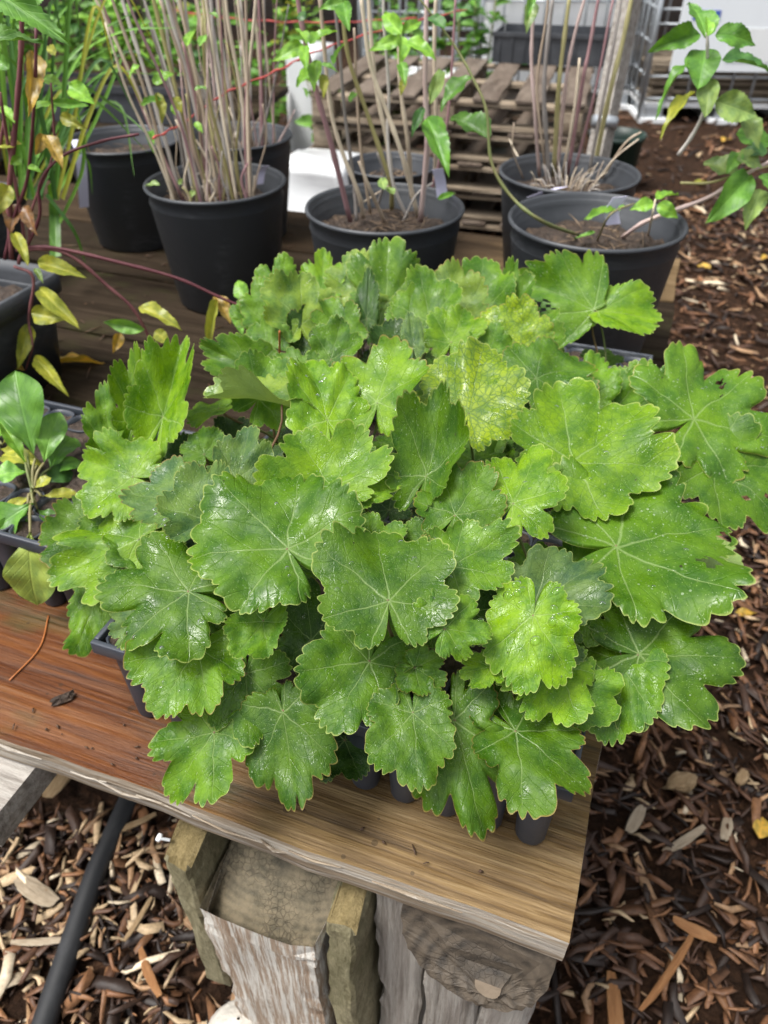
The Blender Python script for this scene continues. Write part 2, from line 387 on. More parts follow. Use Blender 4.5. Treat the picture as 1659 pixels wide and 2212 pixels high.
M = {}
M['heu'] = mat_heuchera(); M['leaf'] = mat_leaf('smooth_leaf', .38); M['leafm'] = mat_leaf('matt_leaf', .5)
M['petiole'] = mat_stem('petiole', (.10, .13, .04), (.16, .09, .05)); M['water'] = mat_water()
M['stick'] = mat_stem('dry_stem', (.40, .31, .23), (.68, .58, .44), 25); M['stickp'] = mat_stem('purple_stem', (.32, .18, .19), (.58, .44, .41), 25)
M['stickg'] = mat_stem('grey_stem', (.24, .215, .20), (.54, .50, .46), 25); M['sticky'] = mat_stem('yellow_stem', (.30, .27, .11), (.46, .42, .20), 25)
M['stickd'] = mat_stem('litter_straw', (.10, .065, .04), (.30, .21, .13), 25); M['redstem'] = mat_stem('red_stem', (.10, .022, .030), (.20, .075, .075)); M['greenstem'] = mat_stem('green_stem', (.11, .14, .04), (.19, .17, .07))
M['plank'] = mat_wood('front_plank_wood', [(.38, (.018, .010, .005)), (.46, (.058, .033, .012)), (.54, (.120, .071, .026)), (.62, (.205, .132, .056)), (.74, (.31, .225, .12))], paint=.03, wetness=.75, speck=.5, moss=.5, spec=.16, stain=[(.37, (.012, .004, .002)), (.46, (.040, .011, .003)), (.54, (.090, .027, .006)), (.63, (.145, .050, .012)), (.76, (.20, .095, .04))])
M['plankd'] = mat_wood('wet_dark_plank', [(.34, (.008, .005, .003)), (.5, (.020, .014, .009)), (.64, (.042, .030, .020)), (.8, (.08, .06, .04))], wetness=.2, moss=.3, spec=.05)
M['plankt'] = mat_wood('tan_plank_wood', [(.34, (.04, .024, .012)), (.5, (.11, .072, .036)), (.66, (.19, .13, .07)), (.8, (.27, .20, .12))], wetness=.2, spec=.06, stain=[(.34, (.008, .005, .003)), (.5, (.026, .017, .010)), (.64, (.055, .037, .022)), (.8, (.09, .065, .042))])
M['edge'] = mat_wood('bleached_edge_wood', [(.36, (.06, .040, .024)), (.48, (.16, .115, .075)), (.6, (.27, .215, .155)), (.75, (.40, .35, .28))], paint=.40, wetness=.2)
M['post'] = mat_wood('whitewashed_post', [(.36, (.13, .085, .055)), (.5, (.27, .19, .13)), (.66, (.40, .32, .25)), (.8, (.5, .44, .38))], paint=.95, grain=(6, 70, 70), wetness=.1)
M['greywood'] = mat_wood('grey_weathered_wood', [(.34, (.06, .05, .042)), (.5, (.17, .15, .13)), (.66, (.32, .29, .26)), (.8, (.46, .43, .39))], paint=.25, wetness=.2, grain=(3, 50, 50))
M['batten'] = mat_wood('yellow_batten_wood', [(.34, (.06, .045, .016)), (.5, (.14, .105, .042)), (.66, (.24, .185, .085)), (.8, (.32, .26, .15))], grain=(8, 90, 90), wetness=.3)
M['mossy'] = mat_wood('mossy_batten_wood', [(.34, (.07, .062, .03)), (.5, (.17, .15, .085)), (.66, (.30, .27, .17)), (.8, (.44, .41, .30))], grain=(40, 90, 90), wetness=0, moss=.35)
M['pallet'] = mat_wood('pallet_wood', [(.34, (.07, .052, .036)), (.5, (.17, .13, .09)), (.66, (.32, .26, .19)), (.8, (.46, .40, .31))], wetness=.3, grain=(3, 20, 20))
M['palletd'] = mat_wood('wet_pallet_wood', [(.34, (.035, .026, .02)), (.5, (.10, .075, .058)), (.66, (.18, .145, .115)), (.8, (.28, .24, .2))], wetness=.7, grain=(3, 20, 20))
M['pot'] = mat_black_plastic('black_pot_plastic'); M['plug'] = mat_black_plastic('plug_tray_plastic', (.036, .042, .055), .38, .6)
M['soil'] = mat_soil(); M['ground'] = mat_mulch_ground(); M['chips'] = mat_vcol('wood_chip')
M['tag'] = mat_plain('plant_tag', (.62, .60, .78), .35, .08, 60); M['hose'] = mat_black_plastic('black_hose', (.012, .013, .015), .55, .15)
M['white'] = mat_plain('white_plastic', (.82, .84, .85), .4, .06, 8); M['steel'] = mat_plain('galvanised_steel', (.42, .45, .48), .4, .2, 25, metal=.6)
M['paper'] = mat_plain('white_sign_paper', (.80, .84, .87), .5, .04, 6); M['blue'] = mat_plain('blue_label_print', (.05, .10, .42), .5, .1, 20)
M['rope'] = mat_plain('red_twine', (.48, .08, .07), .7, .3, 200, .5)
M['grass'] = mat_leaf('strap_grass', .45)

# ------------------------------------------------------------------ ground and mulch
def ground():
    me = mkmesh('ground', [(-60, -20, 0), (60, -20, 0), (60, 120, 0), (-60, 120, 0)], [(0, 1, 2, 3)], M['ground'], False)
    o = bpy.data.objects.new('ground', me); link(o); tag(o, kind='structure')
    rs = np.random.RandomState(3)
    def chips(n, xr, yr, ln, thick):
        X = rs.uniform(*xr, n); Y = rs.uniform(*yr, n); L = rs.uniform(*ln, n) * rs.choice([.5, .8, 1, 1.6], n); W = np.minimum(L * rs.uniform(.06, .30, n), .018); T = rs.uniform(*thick, n)
        return X, Y, L, W, T
    sets = [chips(9000, (.05, 1.5), (-.15, 1.7), (.012, .060), (.002, .007)), chips(6000, (-1.1, .15), (-.15, .75), (.012, .060), (.002, .007)),
            chips(5200, (.4, 3.2), (1.6, 4.4), (.02, .075), (.003, .01)), chips(3000, (-2.5, 4.5), (3.0, 8), (.03, .11), (.004, .013))]
    X, Y, L, W, T = [np.concatenate(q) for q in zip(*sets)]; n = len(X)
    yaw = rs.uniform(0, 2 * np.pi, n); pit = rs.normal(0, .22, n); rol = rs.normal(0, .35, n); Z = rs.uniform(.0, .024, n)
    cx, sx = np.cos(yaw), np.sin(yaw); cp, sp = np.cos(pit), np.sin(pit); cr, sr = np.cos(rol), np.sin(rol)
    ax = np.stack([cx * cp, sx * cp, sp], 1); lat0 = np.stack([-sx, cx, np.zeros(n)], 1); nz0 = np.cross(ax, lat0)
    lat = lat0 * cr[:, None] + nz0 * sr[:, None]; nz = np.cross(ax, lat)
    base = np.stack([X, Y, Z + .004], 1)
    cor = np.array([(a, b, c) for c in (-1, 1) for b in (-1, 1) for a in (-1, 0.05, 1)], float)   # bent splinter, 12 corners
    V = np.zeros((n, 12, 3)); bend = rs.normal(0, .10, n); tap = rs.uniform(.25, 1, (n, 2))
    for i, (a, b, c) in enumerate(cor):
        tw = np.where(a < -.5, tap[:, 0], np.where(a > .5, tap[:, 1], 1))
        V[:, i] = base + ax * (a * L / 2 + rs.normal(0, .08, n) * L)[:, None] + lat * (b * W / 2 * tw + (abs(a) < .5) * bend * L)[:, None] + nz * (c * T / 2 * tw)[:, None]
    idx = lambda a, b, c: c * 6 + b * 3 + a
    F = []
    for a in (0, 1):
        F += [(idx(a, 0, 1), idx(a + 1, 0, 1), idx(a + 1, 1, 1), idx(a, 1, 1)), (idx(a, 0, 0), idx(a, 1, 0), idx(a + 1, 1, 0), idx(a + 1, 0, 0)),
              (idx(a, 0, 0), idx(a + 1, 0, 0), idx(a + 1, 0, 1), idx(a, 0, 1)), (idx(a, 1, 0), idx(a, 1, 1), idx(a + 1, 1, 1), idx(a + 1, 1, 0))]
    F += [(idx(0, 0, 0), idx(0, 0, 1), idx(0, 1, 1), idx(0, 1, 0)), (idx(2, 0, 0), idx(2, 1, 0), idx(2, 1, 1), idx(2, 0, 1))]
    F = np.array(F); faces = (F[None] + (np.arange(n) * 12)[:, None, None]).reshape(-1, 4)
    me = bpy.data.meshes.new('wood_chip_mulch'); me.vertices.add(n * 12); me.vertices.foreach_set('co', V.reshape(-1))
    me.loops.add(faces.size); me.loops.foreach_set('vertex_index', faces.reshape(-1).astype(np.int32))
    me.polygons.add(len(faces)); me.polygons.foreach_set('loop_start', np.arange(0, faces.size, 4, dtype=np.int32)); me.polygons.foreach_set('loop_total', np.full(len(faces), 4, np.int32))
    me.update(calc_edges=True)
    pal = np.array([(.020, .010, .006), (.042, .020, .011), (.080, .036, .018), (.135, .060, .026), (.20, .095, .042), (.30, .18, .095), (.44, .32, .19), (.58, .48, .34)])
    right = X > .12
    pr = rs.choice(len(pal), n, p=[.17, .21, .20, .17, .11, .07, .05, .02]); pl = rs.choice(len(pal), n, p=[.17, .18, .16, .10, .08, .13, .12, .06])
    cols = pal[np.where(right, pr, pl)] * rs.uniform(.7, 1.3, (n, 1))
    at = me.attributes.new('tint', 'FLOAT_COLOR', 'POINT')
    at.data.foreach_set('color', np.concatenate([np.repeat(cols, 12, 0), np.ones((n * 12, 1))], 1).reshape(-1).astype(np.float32))
    me.materials.append(M['chips'])
    o = bpy.data.objects.new('wood_chip_mulch', me); link(o)
    tag(o, 'brown wood chip mulch covering the ground round the bench', 'mulch', kind='stuff')
ground()

# ------------------------------------------------------------------ bench (local x to the right, y to the back)
def rough_box(x0, x1, y0, y1, z0, z1, seed, nx=14, ny=3, nz=2, amp=.003, fn=None):
    """board with uneven, slightly worn faces: grid box"""
    rr = random.Random(seed); vid = {}; v = []; f = []
    ph = [rr.uniform(0, 6.28) for _ in range(8)]
    def P(i, j, k):
        if (i, j, k) in vid: return vid[(i, j, k)]
        a, b, c = i / nx, j / ny, k / nz
        x = x0 + (x1 - x0) * a; y = y0 + (y1 - y0) * b; z = z0 + (z1 - z0) * c
        e = (j in (0, ny)) + (k in (0, nz)) + (i in (0, nx))
        x_ = x; y_ = y; z_ = z
        y_ += amp * (math.sin(x * 17 + ph[0]) + .6 * math.sin(x * 53 + ph[1])) * (1 if j == 0 else .6)
        z_ += amp * .5 * (math.sin(x * 11 + ph[2] + b * 3) + .5 * math.sin(x * 37 + ph[3] + b * 7))
        if i in (0, nx): x_ += amp * .8 * math.sin(b * 9 + ph[4]) + rr.uniform(-amp, amp) * .5
        if e >= 2:
            q = amp * rr.uniform(.5, 1.6)
            y_ += q * (1 if j == 0 else -1 if j == ny else 0); z_ += q * (1 if k == 0 else -1 if k == nz else 0)
        p = Vector((x_, y_, z_))
        if fn: p = fn(p)
        vid[(i, j, k)] = len(v); v.append(p); return vid[(i, j, k)]
    for i in range(nx):
        for j in range(ny):
            f.append((P(i, j, nz), P(i + 1, j, nz), P(i + 1, j + 1, nz), P(i, j + 1, nz))); f.append((P(i, j, 0), P(i, j + 1, 0), P(i + 1, j + 1, 0), P(i + 1, j, 0)))
        for k in range(nz):
            f.append((P(i, 0, k), P(i + 1, 0, k), P(i + 1, 0, k + 1), P(i, 0, k + 1))); f.append((P(i, ny, k), P(i, ny, k + 1), P(i + 1, ny, k + 1), P(i + 1, ny, k)))
    for j in range(ny):
        for k in range(nz):
            f.append((P(0, j, k), P(0, j, k + 1), P(0, j + 1, k + 1), P(0, j + 1, k))); f.append((P(nx, j, k), P(nx, j + 1, k), P(nx, j + 1, k + 1), P(nx, j, k + 1)))
    return v, f

bench = empty('bench', (CORNER.x, CORNER.y, 0), BANG, label='long plank bench carrying the trays and black pots', cat='bench')
TH = .042
for i in range(6):
    y0 = i * .284; n = 60 if i == 0 else 24
    vf = rough_box(-2.5, 0.0 - (.0 if i == 0 else .006 * (i % 2)), y0, y0 + .278, BENCH - TH, BENCH, 40 + i, n, 6, 3, .0015)
    p = obj('plank', vf, M['plank'] if i == 0 else (M['plankt'] if i == 5 else M['plankd']), bench, False)
    if i == 0:
        p['label'] = 'reddish brown front plank with bleached splintered edge'
        p.data.materials.append(M['edge'])
        for pl in p.data.polygons:
            if pl.normal.y < -.6 or pl.normal.x > .7: pl.material_index = 1
        # splintered arris
        mb = MB(); rs = random.Random(5)
        x = -1.35
        while x < -.12:
            l = rs.uniform(.02, .09); mb.add(tube([(x, -.001 - rs.uniform(0, .002), BENCH - .006 - rs.uniform(0, .01)), (x + l / 2, -.003 - rs.uniform(0, .002), BENCH - .006 - rs.uniform(0, .012)), (x + l, -.001, BENCH - .008 - rs.uniform(0, .012))], [.0008, rs.uniform(.001, .0026), .0006], 5)); x += l * rs.uniform(.5, 1.6)
        obj('splintered_edge', mb.vf(), M['edge'], bench, False)['kind'] = 'stuff'

# the post under the front edge with its two battens, the log end, grey boards
ztop = BENCH - TH - .003
def loc(px, py, z):                   # bench-local point from a sight line at height z
    p = atz(px, py, z) - Vector((CORNER.x, CORNER.y, 0)); return Vector((p.dot(EX), p.dot(EY), p.z))
L0 = loc(470, 1850, ztop - .02); 
def vertical_board(name, x0, x1, yf, yb, zt, zb, mat, seed, slope=0.0, lean=0.0, amp=.003, top=None):
    """upright board; grain along local x of the mesh, so it is laid down and stood up by its own rotation"""
    def fn(p):      # p.x along the height from top (0) downwards
        return p
    vf = rough_box(0, zt - zb, x0, x1, -yb, -yf, seed, 26, 5, 4, amp)
    v = []
    for q in vf[0]:
        d = q.x; y = -q.z
        if slope: d += max(0, (yb - y)) * slope * max(0, 1 - d / .10)
        v.append(Vector((d, q.y, -y)))
    o = obj(name, (v, vf[1]), mat, bench, False)
    # mesh x -> -z, mesh y -> x, mesh z -> -y
    o.matrix_local = Matrix(((0, 1, 0, 0), (0, 0, -1, 0), (-1, 0, 0, zt), (0, 0, 0, 1))) @ Matrix.Identity(4)
    return o
PX0, PX1 = loc(398, 1850, ztop).x, loc(692, 1905, ztop).x
pf = loc(600, 1985, ztop - .05).y
post = vertical_board('post', PX0, PX1, pf, pf + .20, ztop, -.02, M['post'], 71, slope=.75, amp=.004)
post['label'] = 'squared timber post with flaking whitewash and checked end grain'
post.data.materials.append(mat_endgrain('post_end_grain', (.040, .034, .017), (.165, .132, .080), (0, (PX0 + PX1) / 2, -pf - .12), 110))
for pl in post.data.polygons:
    c = pl.center
    if c.x < .17 and pl.normal.x < -.3: pl.material_index = 1
def batten(x0, x1, yf, yb, zt, zb, seed):
    o = vertical_board('batten', x0, x1, yf, yb, zt, zb, M['mossy'], seed, slope=.35, amp=.0035)
    o.data.materials.append(M['batten'])
    for pl in o.data.polygons:
        if pl.normal.x < -.35: pl.material_index = 1
    return o
batten(PX0 - .043, PX0 - .004, pf + .012, pf + .15, ztop + .001, .20, 81)
batten(PX1 + .004, PX1 + .043, pf + .010, pf + .15, ztop + .001, -.02, 82)
vertical_board('grey_board', PX1 + .048, PX1 + .105, pf + .05, pf + .22, ztop - .003, -.02, M['greywood'], 83)
vertical_board('grey_board', PX1 + .109, PX1 + .17, pf + .035, pf + .075, ztop - .09, -.02, M['greywood'], 84)
vertical_board('grey_board', PX1 + .173, PX1 + .225, pf + .040, pf + .08, ztop - .10, -.02, M['greywood'], 85)
# log lying under the corner, cut end to the front
def log_end():
    xa, xb = PX1 + .082, -.004; w_ = xb - xa
    v, f = [], []; rr = random.Random(9); NS = 44; rows = []
    prof = []
    for k in range(NS):          # D-shaped section hanging below the plank
        q = k / (NS - 1); ang = math.pi * (1 - q)
        x = xa + w_ * (.5 - .5 * math.cos(math.pi * q)); z = -(.105 * math.sin(math.pi * q) ** .60) * (.72 + .28 * q)
        prof.append((x + rr.uniform(-.0015, .0015), z + rr.uniform(-.0015, .0015)))
    yr = [(0, 1), (.02, 1.0), (.2, .98), (.6, .95), (1.3, .92)]
    y_front = .010
    for (dy, s) in yr:
        row = []
        for (x, z) in prof:
            tilt = z * -.55          # the cut leans back towards the top
            row.append(len(v)); v.append(Vector(((x - xa - w_ / 2) * s + xa + w_ / 2, y_front + dy + (-tilt * 0 + (-.55) * (-z) * 0 - .0) + (.38 * z if dy < .3 else 0), z * s + ztop)))
        rows.append(row)
    for a, b in zip(rows, rows[1:]):
        for k in range(NS - 1): f.append((a[k], a[k + 1], b[k + 1], b[k]))
        f.append((a[NS - 1], a[0], b[0], b[NS - 1]))
    nside = len(f)
    # end face as a fan of rings about the pith
    c = Vector((xa + w_ * .66, 0, ztop - .066)); c.y = y_front + .38 * (-.066)
    prev = rows[0]
    for rr_ in (.75, .5, .3, .17, .13):
        row = []
        for k in range(NS):
            p = v[rows[0][k]].lerp(c, 1 - rr_); p.y += (-.006 if rr_ <= .17 else .003 * math.sin(k * .7 + rr_ * 9)); row.append(len(v)); v.append(p)
        for k in range(NS - 1): f.append((row[k], row[k + 1], prev[k + 1], prev[k]))
        f.append((row[NS - 1], row[0], prev[0], prev[NS - 1])); prev = row
    f.append(tuple(prev))
    o = obj('log', (v, f), M['greywood'], bench, False)
    o['label'] = 'half round log with weathered ringed cut end'
    o.data.materials.append(mat_endgrain('log_end_grain', (.014, .011, .008), (.078, .060, .042), tuple(c), 70, .2, ringw=.2))
    o.data.materials.append(mat_plain('pith_wood', (.20, .155, .11), .75, .25, 60, .5))
    for i, pl in enumerate(o.data.polygons):
        if i >= nside: pl.material_index = 1
        if i >= nside + NS * 4: pl.material_index = 2
log_end()
# pale support plank at the far left, rear legs
s0 = loc(-30, 1800, BENCH - .10); s1 = loc(72, 1665, BENCH - .06)
obj('support_beam', rough_box(s0.x - .10, s1.x + .01, s1.y - .075, s1.y + 1.5, BENCH - TH - .05, BENCH - TH - .001, 88, 4, 10, 2), M['greywood'], bench, False)
for xx in (-.10, -1.1, -2.2):
    obj('leg', box(xx - .05, xx + .05, 1.45, 1.55, -.02, BENCH - TH - .001, .004), M['greywood'], bench, False)
nail = atz(374, 1862, BENCH - .075) ; nl = nail - Vector((CORNER.x, CORNER.y, 0)); nl = Vector((nl.dot(EX), nl.dot(EY), nl.z))
obj('nail', tube([(PX0 - .038, pf + .028, ztop - .034), (PX0 - .047, pf + .026, ztop - .033), (PX0 - .048, pf + .026, ztop - .033), (PX0 - .052, pf + .026, ztop - .032)], [.0018, .0018, .0045, .0042], 10), M['white'], bench)
rk = MB(); rk.add(lathe([(.002, .15), (.03, .14), (.045, .11), (.055, .06), (.06, -.02)], 20, .12))
ro = obj('rock', rk.vf(), M['white'], None, True); 
rp = atz(515, 2200, .15); ro.location = (rp.x, rp.y, 0); ro.data.materials.clear(); ro.data.materials.append(mat_plain('pale_stone', (.46, .43, .38), .8, .35, 14, .8, dist=.01))
tag(ro, 'pale rough stone at the foot of the whitewashed post', 'stone')

# black hose on the mulch
hp = [atz(x, y, .025) for x, y in ((60, 2330), (95, 2212), (150, 2050), (205, 1890), (250, 1790), (285, 1710), (310, 1640))]
hv = spline(hp, 6)
ho = obj('irrigation_hose', shift(tube(hv, .0185, 14), hp[0]), M['hose'], None, loc=hp[0])
tag(ho, 'thick black irrigation hose lying across the mulch', 'hose')

# ------------------------------------------------------------------ plug trays
def plug_mesh():
    prof = [(.0100, .002), (.0135, .0), (.0150, .004), (.0168, .05), (.0188, .10), (.0198, .117), (.0212, .119), (.0212, .122), (.0192, .122), (.018, .112)]
    v, f = lathe(prof, 20)
    out = []
    for x, y, z in v:            # rounded-square mouth, round foot, grooved wall
        a = math.atan2(y, x); r = math.hypot(x, y); sq = 1 / max(abs(math.cos(a)), abs(math.sin(a))); k = min(1, max(0, z / .12)) * .5
        r *= (1 - k) + k * min(sq, 1.22); r *= 1 - .035 * (abs(math.cos(2 * a)) > .9) * (z < .115); out.append((r * math.cos(a), r * math.sin(a), z))
    f.append(tuple(range(19, -1, -1))); return mkmesh('plug_cell', out, f, M['plug'])
PLUG = plug_mesh()
def plug_tray(a0, b0, label, nx=11, ny=6, pitch=.0425, group='plug trays of seedlings on the bench'):
    wdt, dep = nx * pitch + .012, ny * pitch + .012
    r = empty('plug_tray', bw(a0, b0), BANG, label=label, cat='plant tray', group=group)
    mb = MB(); z = .124
    mb.add(box(-wdt, 0, 0, .006, z - .012, z + .004, .0015)).add(box(-wdt, 0, dep - .006, dep, z - .012, z + .004, .0015))
    mb.add(box(-.006, .0, .0065, dep - .0065, z - .012, z + .004, .0015)).add(box(-wdt, -wdt + .006, .0065, dep - .0065, z - .012, z + .004, .0015))
    obj('rim', mb.vf(), M['plug'], r, True)
    for i in range(nx):
        for j in range(ny):
            if i in (0, 1, nx - 1, nx - 2) or j in (0, 1, ny - 1):
                inst('plug_cell', PLUG, Matrix.Translation((-.006 - pitch * (i + .5), .006 + pitch * (j + .5), .0005)), r)
    v, f = [], []
    sx, sy = 40, 20; rr = random.Random(int(a0 * 1000 + b0 * 77))
    for i in range(sx + 1):
        for j in range(sy + 1): v.append((-.007 - (wdt - .014) * i / sx, .007 + (dep - .014) * j / sy, .116 + rr.uniform(-.004, .005)))
    for i in range(sx):
        for j in range(sy): a = i * (sy + 1) + j; f.append((a, a + 1, a + sy + 2, a + sy + 1))
    obj('soil', (v, f), M['soil'], r)
    return r
TRAYS = [(.025, .062), (.03, .338), (.03, .614)]
plug_tray(*TRAYS[0], 'black plug tray of scalloped plants beside the bleached plank edge')
plug_tray(*TRAYS[1], 'black plug tray between two other trays of scalloped plants')
plug_tray(*TRAYS[2], 'black plug tray of scalloped plants next to the round black pots')
plug_tray(.575, .165, 'black plug tray holding the rosette plants with long paddle leaves')

# ------------------------------------------------------------------ scalloped heuchera leaves
ENV_A = [0, 25, 52, 78, 103, 130, 152, 166, 173, 178, 180]; ENV_R = [1, .965, .91, .79, .72, .62, .56, .47, .30, .10, .06]
def heu_mesh(L, W, seed, lobe=.18, cup=.10, fold=.0, droop=.15, ruffle=.05, NA=252, NR=13, spread=1.0, holes=None, skip=None, basal=1.0):
    rs = np.random.RandomState(seed)
    phi = np.linspace(-178, 178, NA); ap = np.abs(phi)
    env = np.interp(ap, ENV_A, ENV_R); env = np.where(ap > 100, env * (1 + (basal - 1) * np.clip((ap - 100) / 40, 0, 1)), env)
    stp = 51.4; k = np.round(phi / stp); x = (phi - k * stp) / (stp / 2)
    lv = 1 + rs.normal(0, .05, 9)[(k + 4).astype(int)]; dep = lobe * (1 + rs.normal(0, .22, 9)[(k + 4).astype(int)])
    dep = dep * np.where(ap > 140, .4, 1)
    Rs = env * lv * (1 - dep * 1.15 * (.55 * np.abs(x) ** 2 + .75 * np.abs(x) ** 7))
    Rs = np.convolve(np.pad(Rs, 2, mode='edge'), [.1, .2, .4, .2, .1], 'valid')
    jit = rs.uniform(0, 6.28, 4); ph2 = phi + 1.8 * np.sin(np.radians(phi) * 7 + jit[0]) + 1.2 * np.sin(np.radians(phi) * 13 + jit[1])
    tooth = np.abs(np.cos(np.pi * ph2 * 6 / stp)); ta = .052 * (1 + .45 * np.sin(np.radians(phi) * 9 + jit[2]) + .3 * np.sin(np.radians(phi) * 23 + jit[3]))
    Rt = Rs * (1.02 - ta * (1 - tooth ** .75) * 1.6)
    # broken or eaten margin notches
    for _ in range(rs.randint(0, 3)):
        c0 = rs.uniform(-140, 140); wd = rs.uniform(2, 5); Rt *= 1 - rs.uniform(.06, .16) * np.exp(-((phi - c0) / wd) ** 2)
    rho = np.linspace(0, 1, NR + 1) ** .85; rho[0] = .004
    RR = rho[:, None] * (Rs[None] * (1 - rho[:, None] ** 5) + Rt[None] * rho[:, None] ** 5)
    wq = sum(rs.normal(0, 1) * np.sin(np.radians(phi) * q + rs.uniform(0, 6.28)) for q in (1, 2, 3)) * 2.5
    pa = np.radians(phi * spread + wq)[None]
    X = RR * np.sin(pa) * W; Y = RR * np.cos(pa)
    ucx = RR * np.sin(np.radians(phi))[None]; ucy = RR * np.cos(np.radians(phi))[None]
    d = RR * np.abs(np.sin(np.radians(x * stp / 2)))[None]
    Z = cup * RR ** 2 + fold * np.abs(X) - droop * np.clip(Y, 0, None) ** 2 * .8
    Z += .045 * RR * np.clip(d / .2, 0, 1) - .02          # blades arch up between the sunken main veins
    for q in (3, 5, 8):
        Z += ruffle * (1.1 if q < 8 else .45) * RR ** 2.4 * np.sin(pa * q + rs.uniform(0, 6.28)) * rs.uniform(.5, 1.1)
    for q in range(5):                                            # blistered blade
        kx, ky = rs.normal(0, 9, 2); Z += .011 * np.sin(kx * X + ky * Y + rs.uniform(0, 6.28)) * np.clip(RR * 3, 0, 1)
    Z -= .05 * rho[:, None] ** 9 * rs.uniform(-.6, 1)
    for q in range(3):
        kx, ky = rs.normal(0, 2.2, 2); Z += .030 * np.sin(kx * X + ky * Y + rs.uniform(0, 6.28))
    V = np.stack([X, Y, Z], -1).reshape(-1, 3) * L
    idx = np.arange((NR + 1) * NA).reshape(NR + 1, NA)
    F = np.stack([idx[:-1, :-1], idx[:-1, 1:], idx[1:, 1:], idx[1:, :-1]], -1).reshape(-1, 4)
    UV = np.stack([ucx, ucy], -1).reshape(-1, 2)
    if holes:
        cen = UV[F].mean(1); keep = np.ones(len(F), bool)
        for hx, hy, hr in holes:
            dd = np.hypot(cen[:, 0] - hx, cen[:, 1] - hy) + .018 * np.sin(cen[:, 0] * 90) + .014 * np.sin(cen[:, 1] * 70); keep &= dd > hr
        F = F[keep]
    rim = np.repeat(rho[:, None], NA, 1).reshape(-1)
    me = bpy.data.meshes.new('leaf'); me.vertices.add(len(V)); me.vertices.foreach_set('co', V.reshape(-1))
    me.loops.add(F.size); me.loops.foreach_set('vertex_index', F.reshape(-1).astype(np.int32))
    me.polygons.add(len(F)); me.polygons.foreach_set('loop_start', np.arange(0, F.size, 4, dtype=np.int32)); me.polygons.foreach_set('loop_total', np.full(len(F), 4, np.int32))
    me.polygons.foreach_set('use_smooth', np.ones(len(F), bool)); me.update(calc_edges=True)
    uvl = me.uv_layers.new(name='UVMap'); uvl.data.foreach_set('uv', UV[F.reshape(-1)].reshape(-1).astype(np.float32))
    at = me.attributes.new('rim', 'FLOAT', 'POINT'); at.data.foreach_set('value', rim.astype(np.float32))
    me.materials.append(M['heu']); return me, V.reshape(NR + 1, NA, 3)

def frame(J, T, nt_, roll=0):
    m = (T - J); L = m.length; m = m / L
    n = (nt_ - m * nt_.dot(m)).normalized()
    if roll: n = Matrix.Rotation(R(roll), 3, m) @ n
    s = m.cross(n).normalized()
    return Matrix(((s.x, m.x, n.x, J.x), (s.y, m.y, n.y, J.y), (s.z, m.z, n.z, J.z), (0, 0, 0, 1))), L

HC = {'m': (.062, .155, .009), 'b': (.122, .262, .009), 'd': (.028, .080, .012), 'g': (.085, .170, .048), 'y': (.175, .290, .014), 'p': (.145, .255, .042), 'l': (.088, .208, .013)}
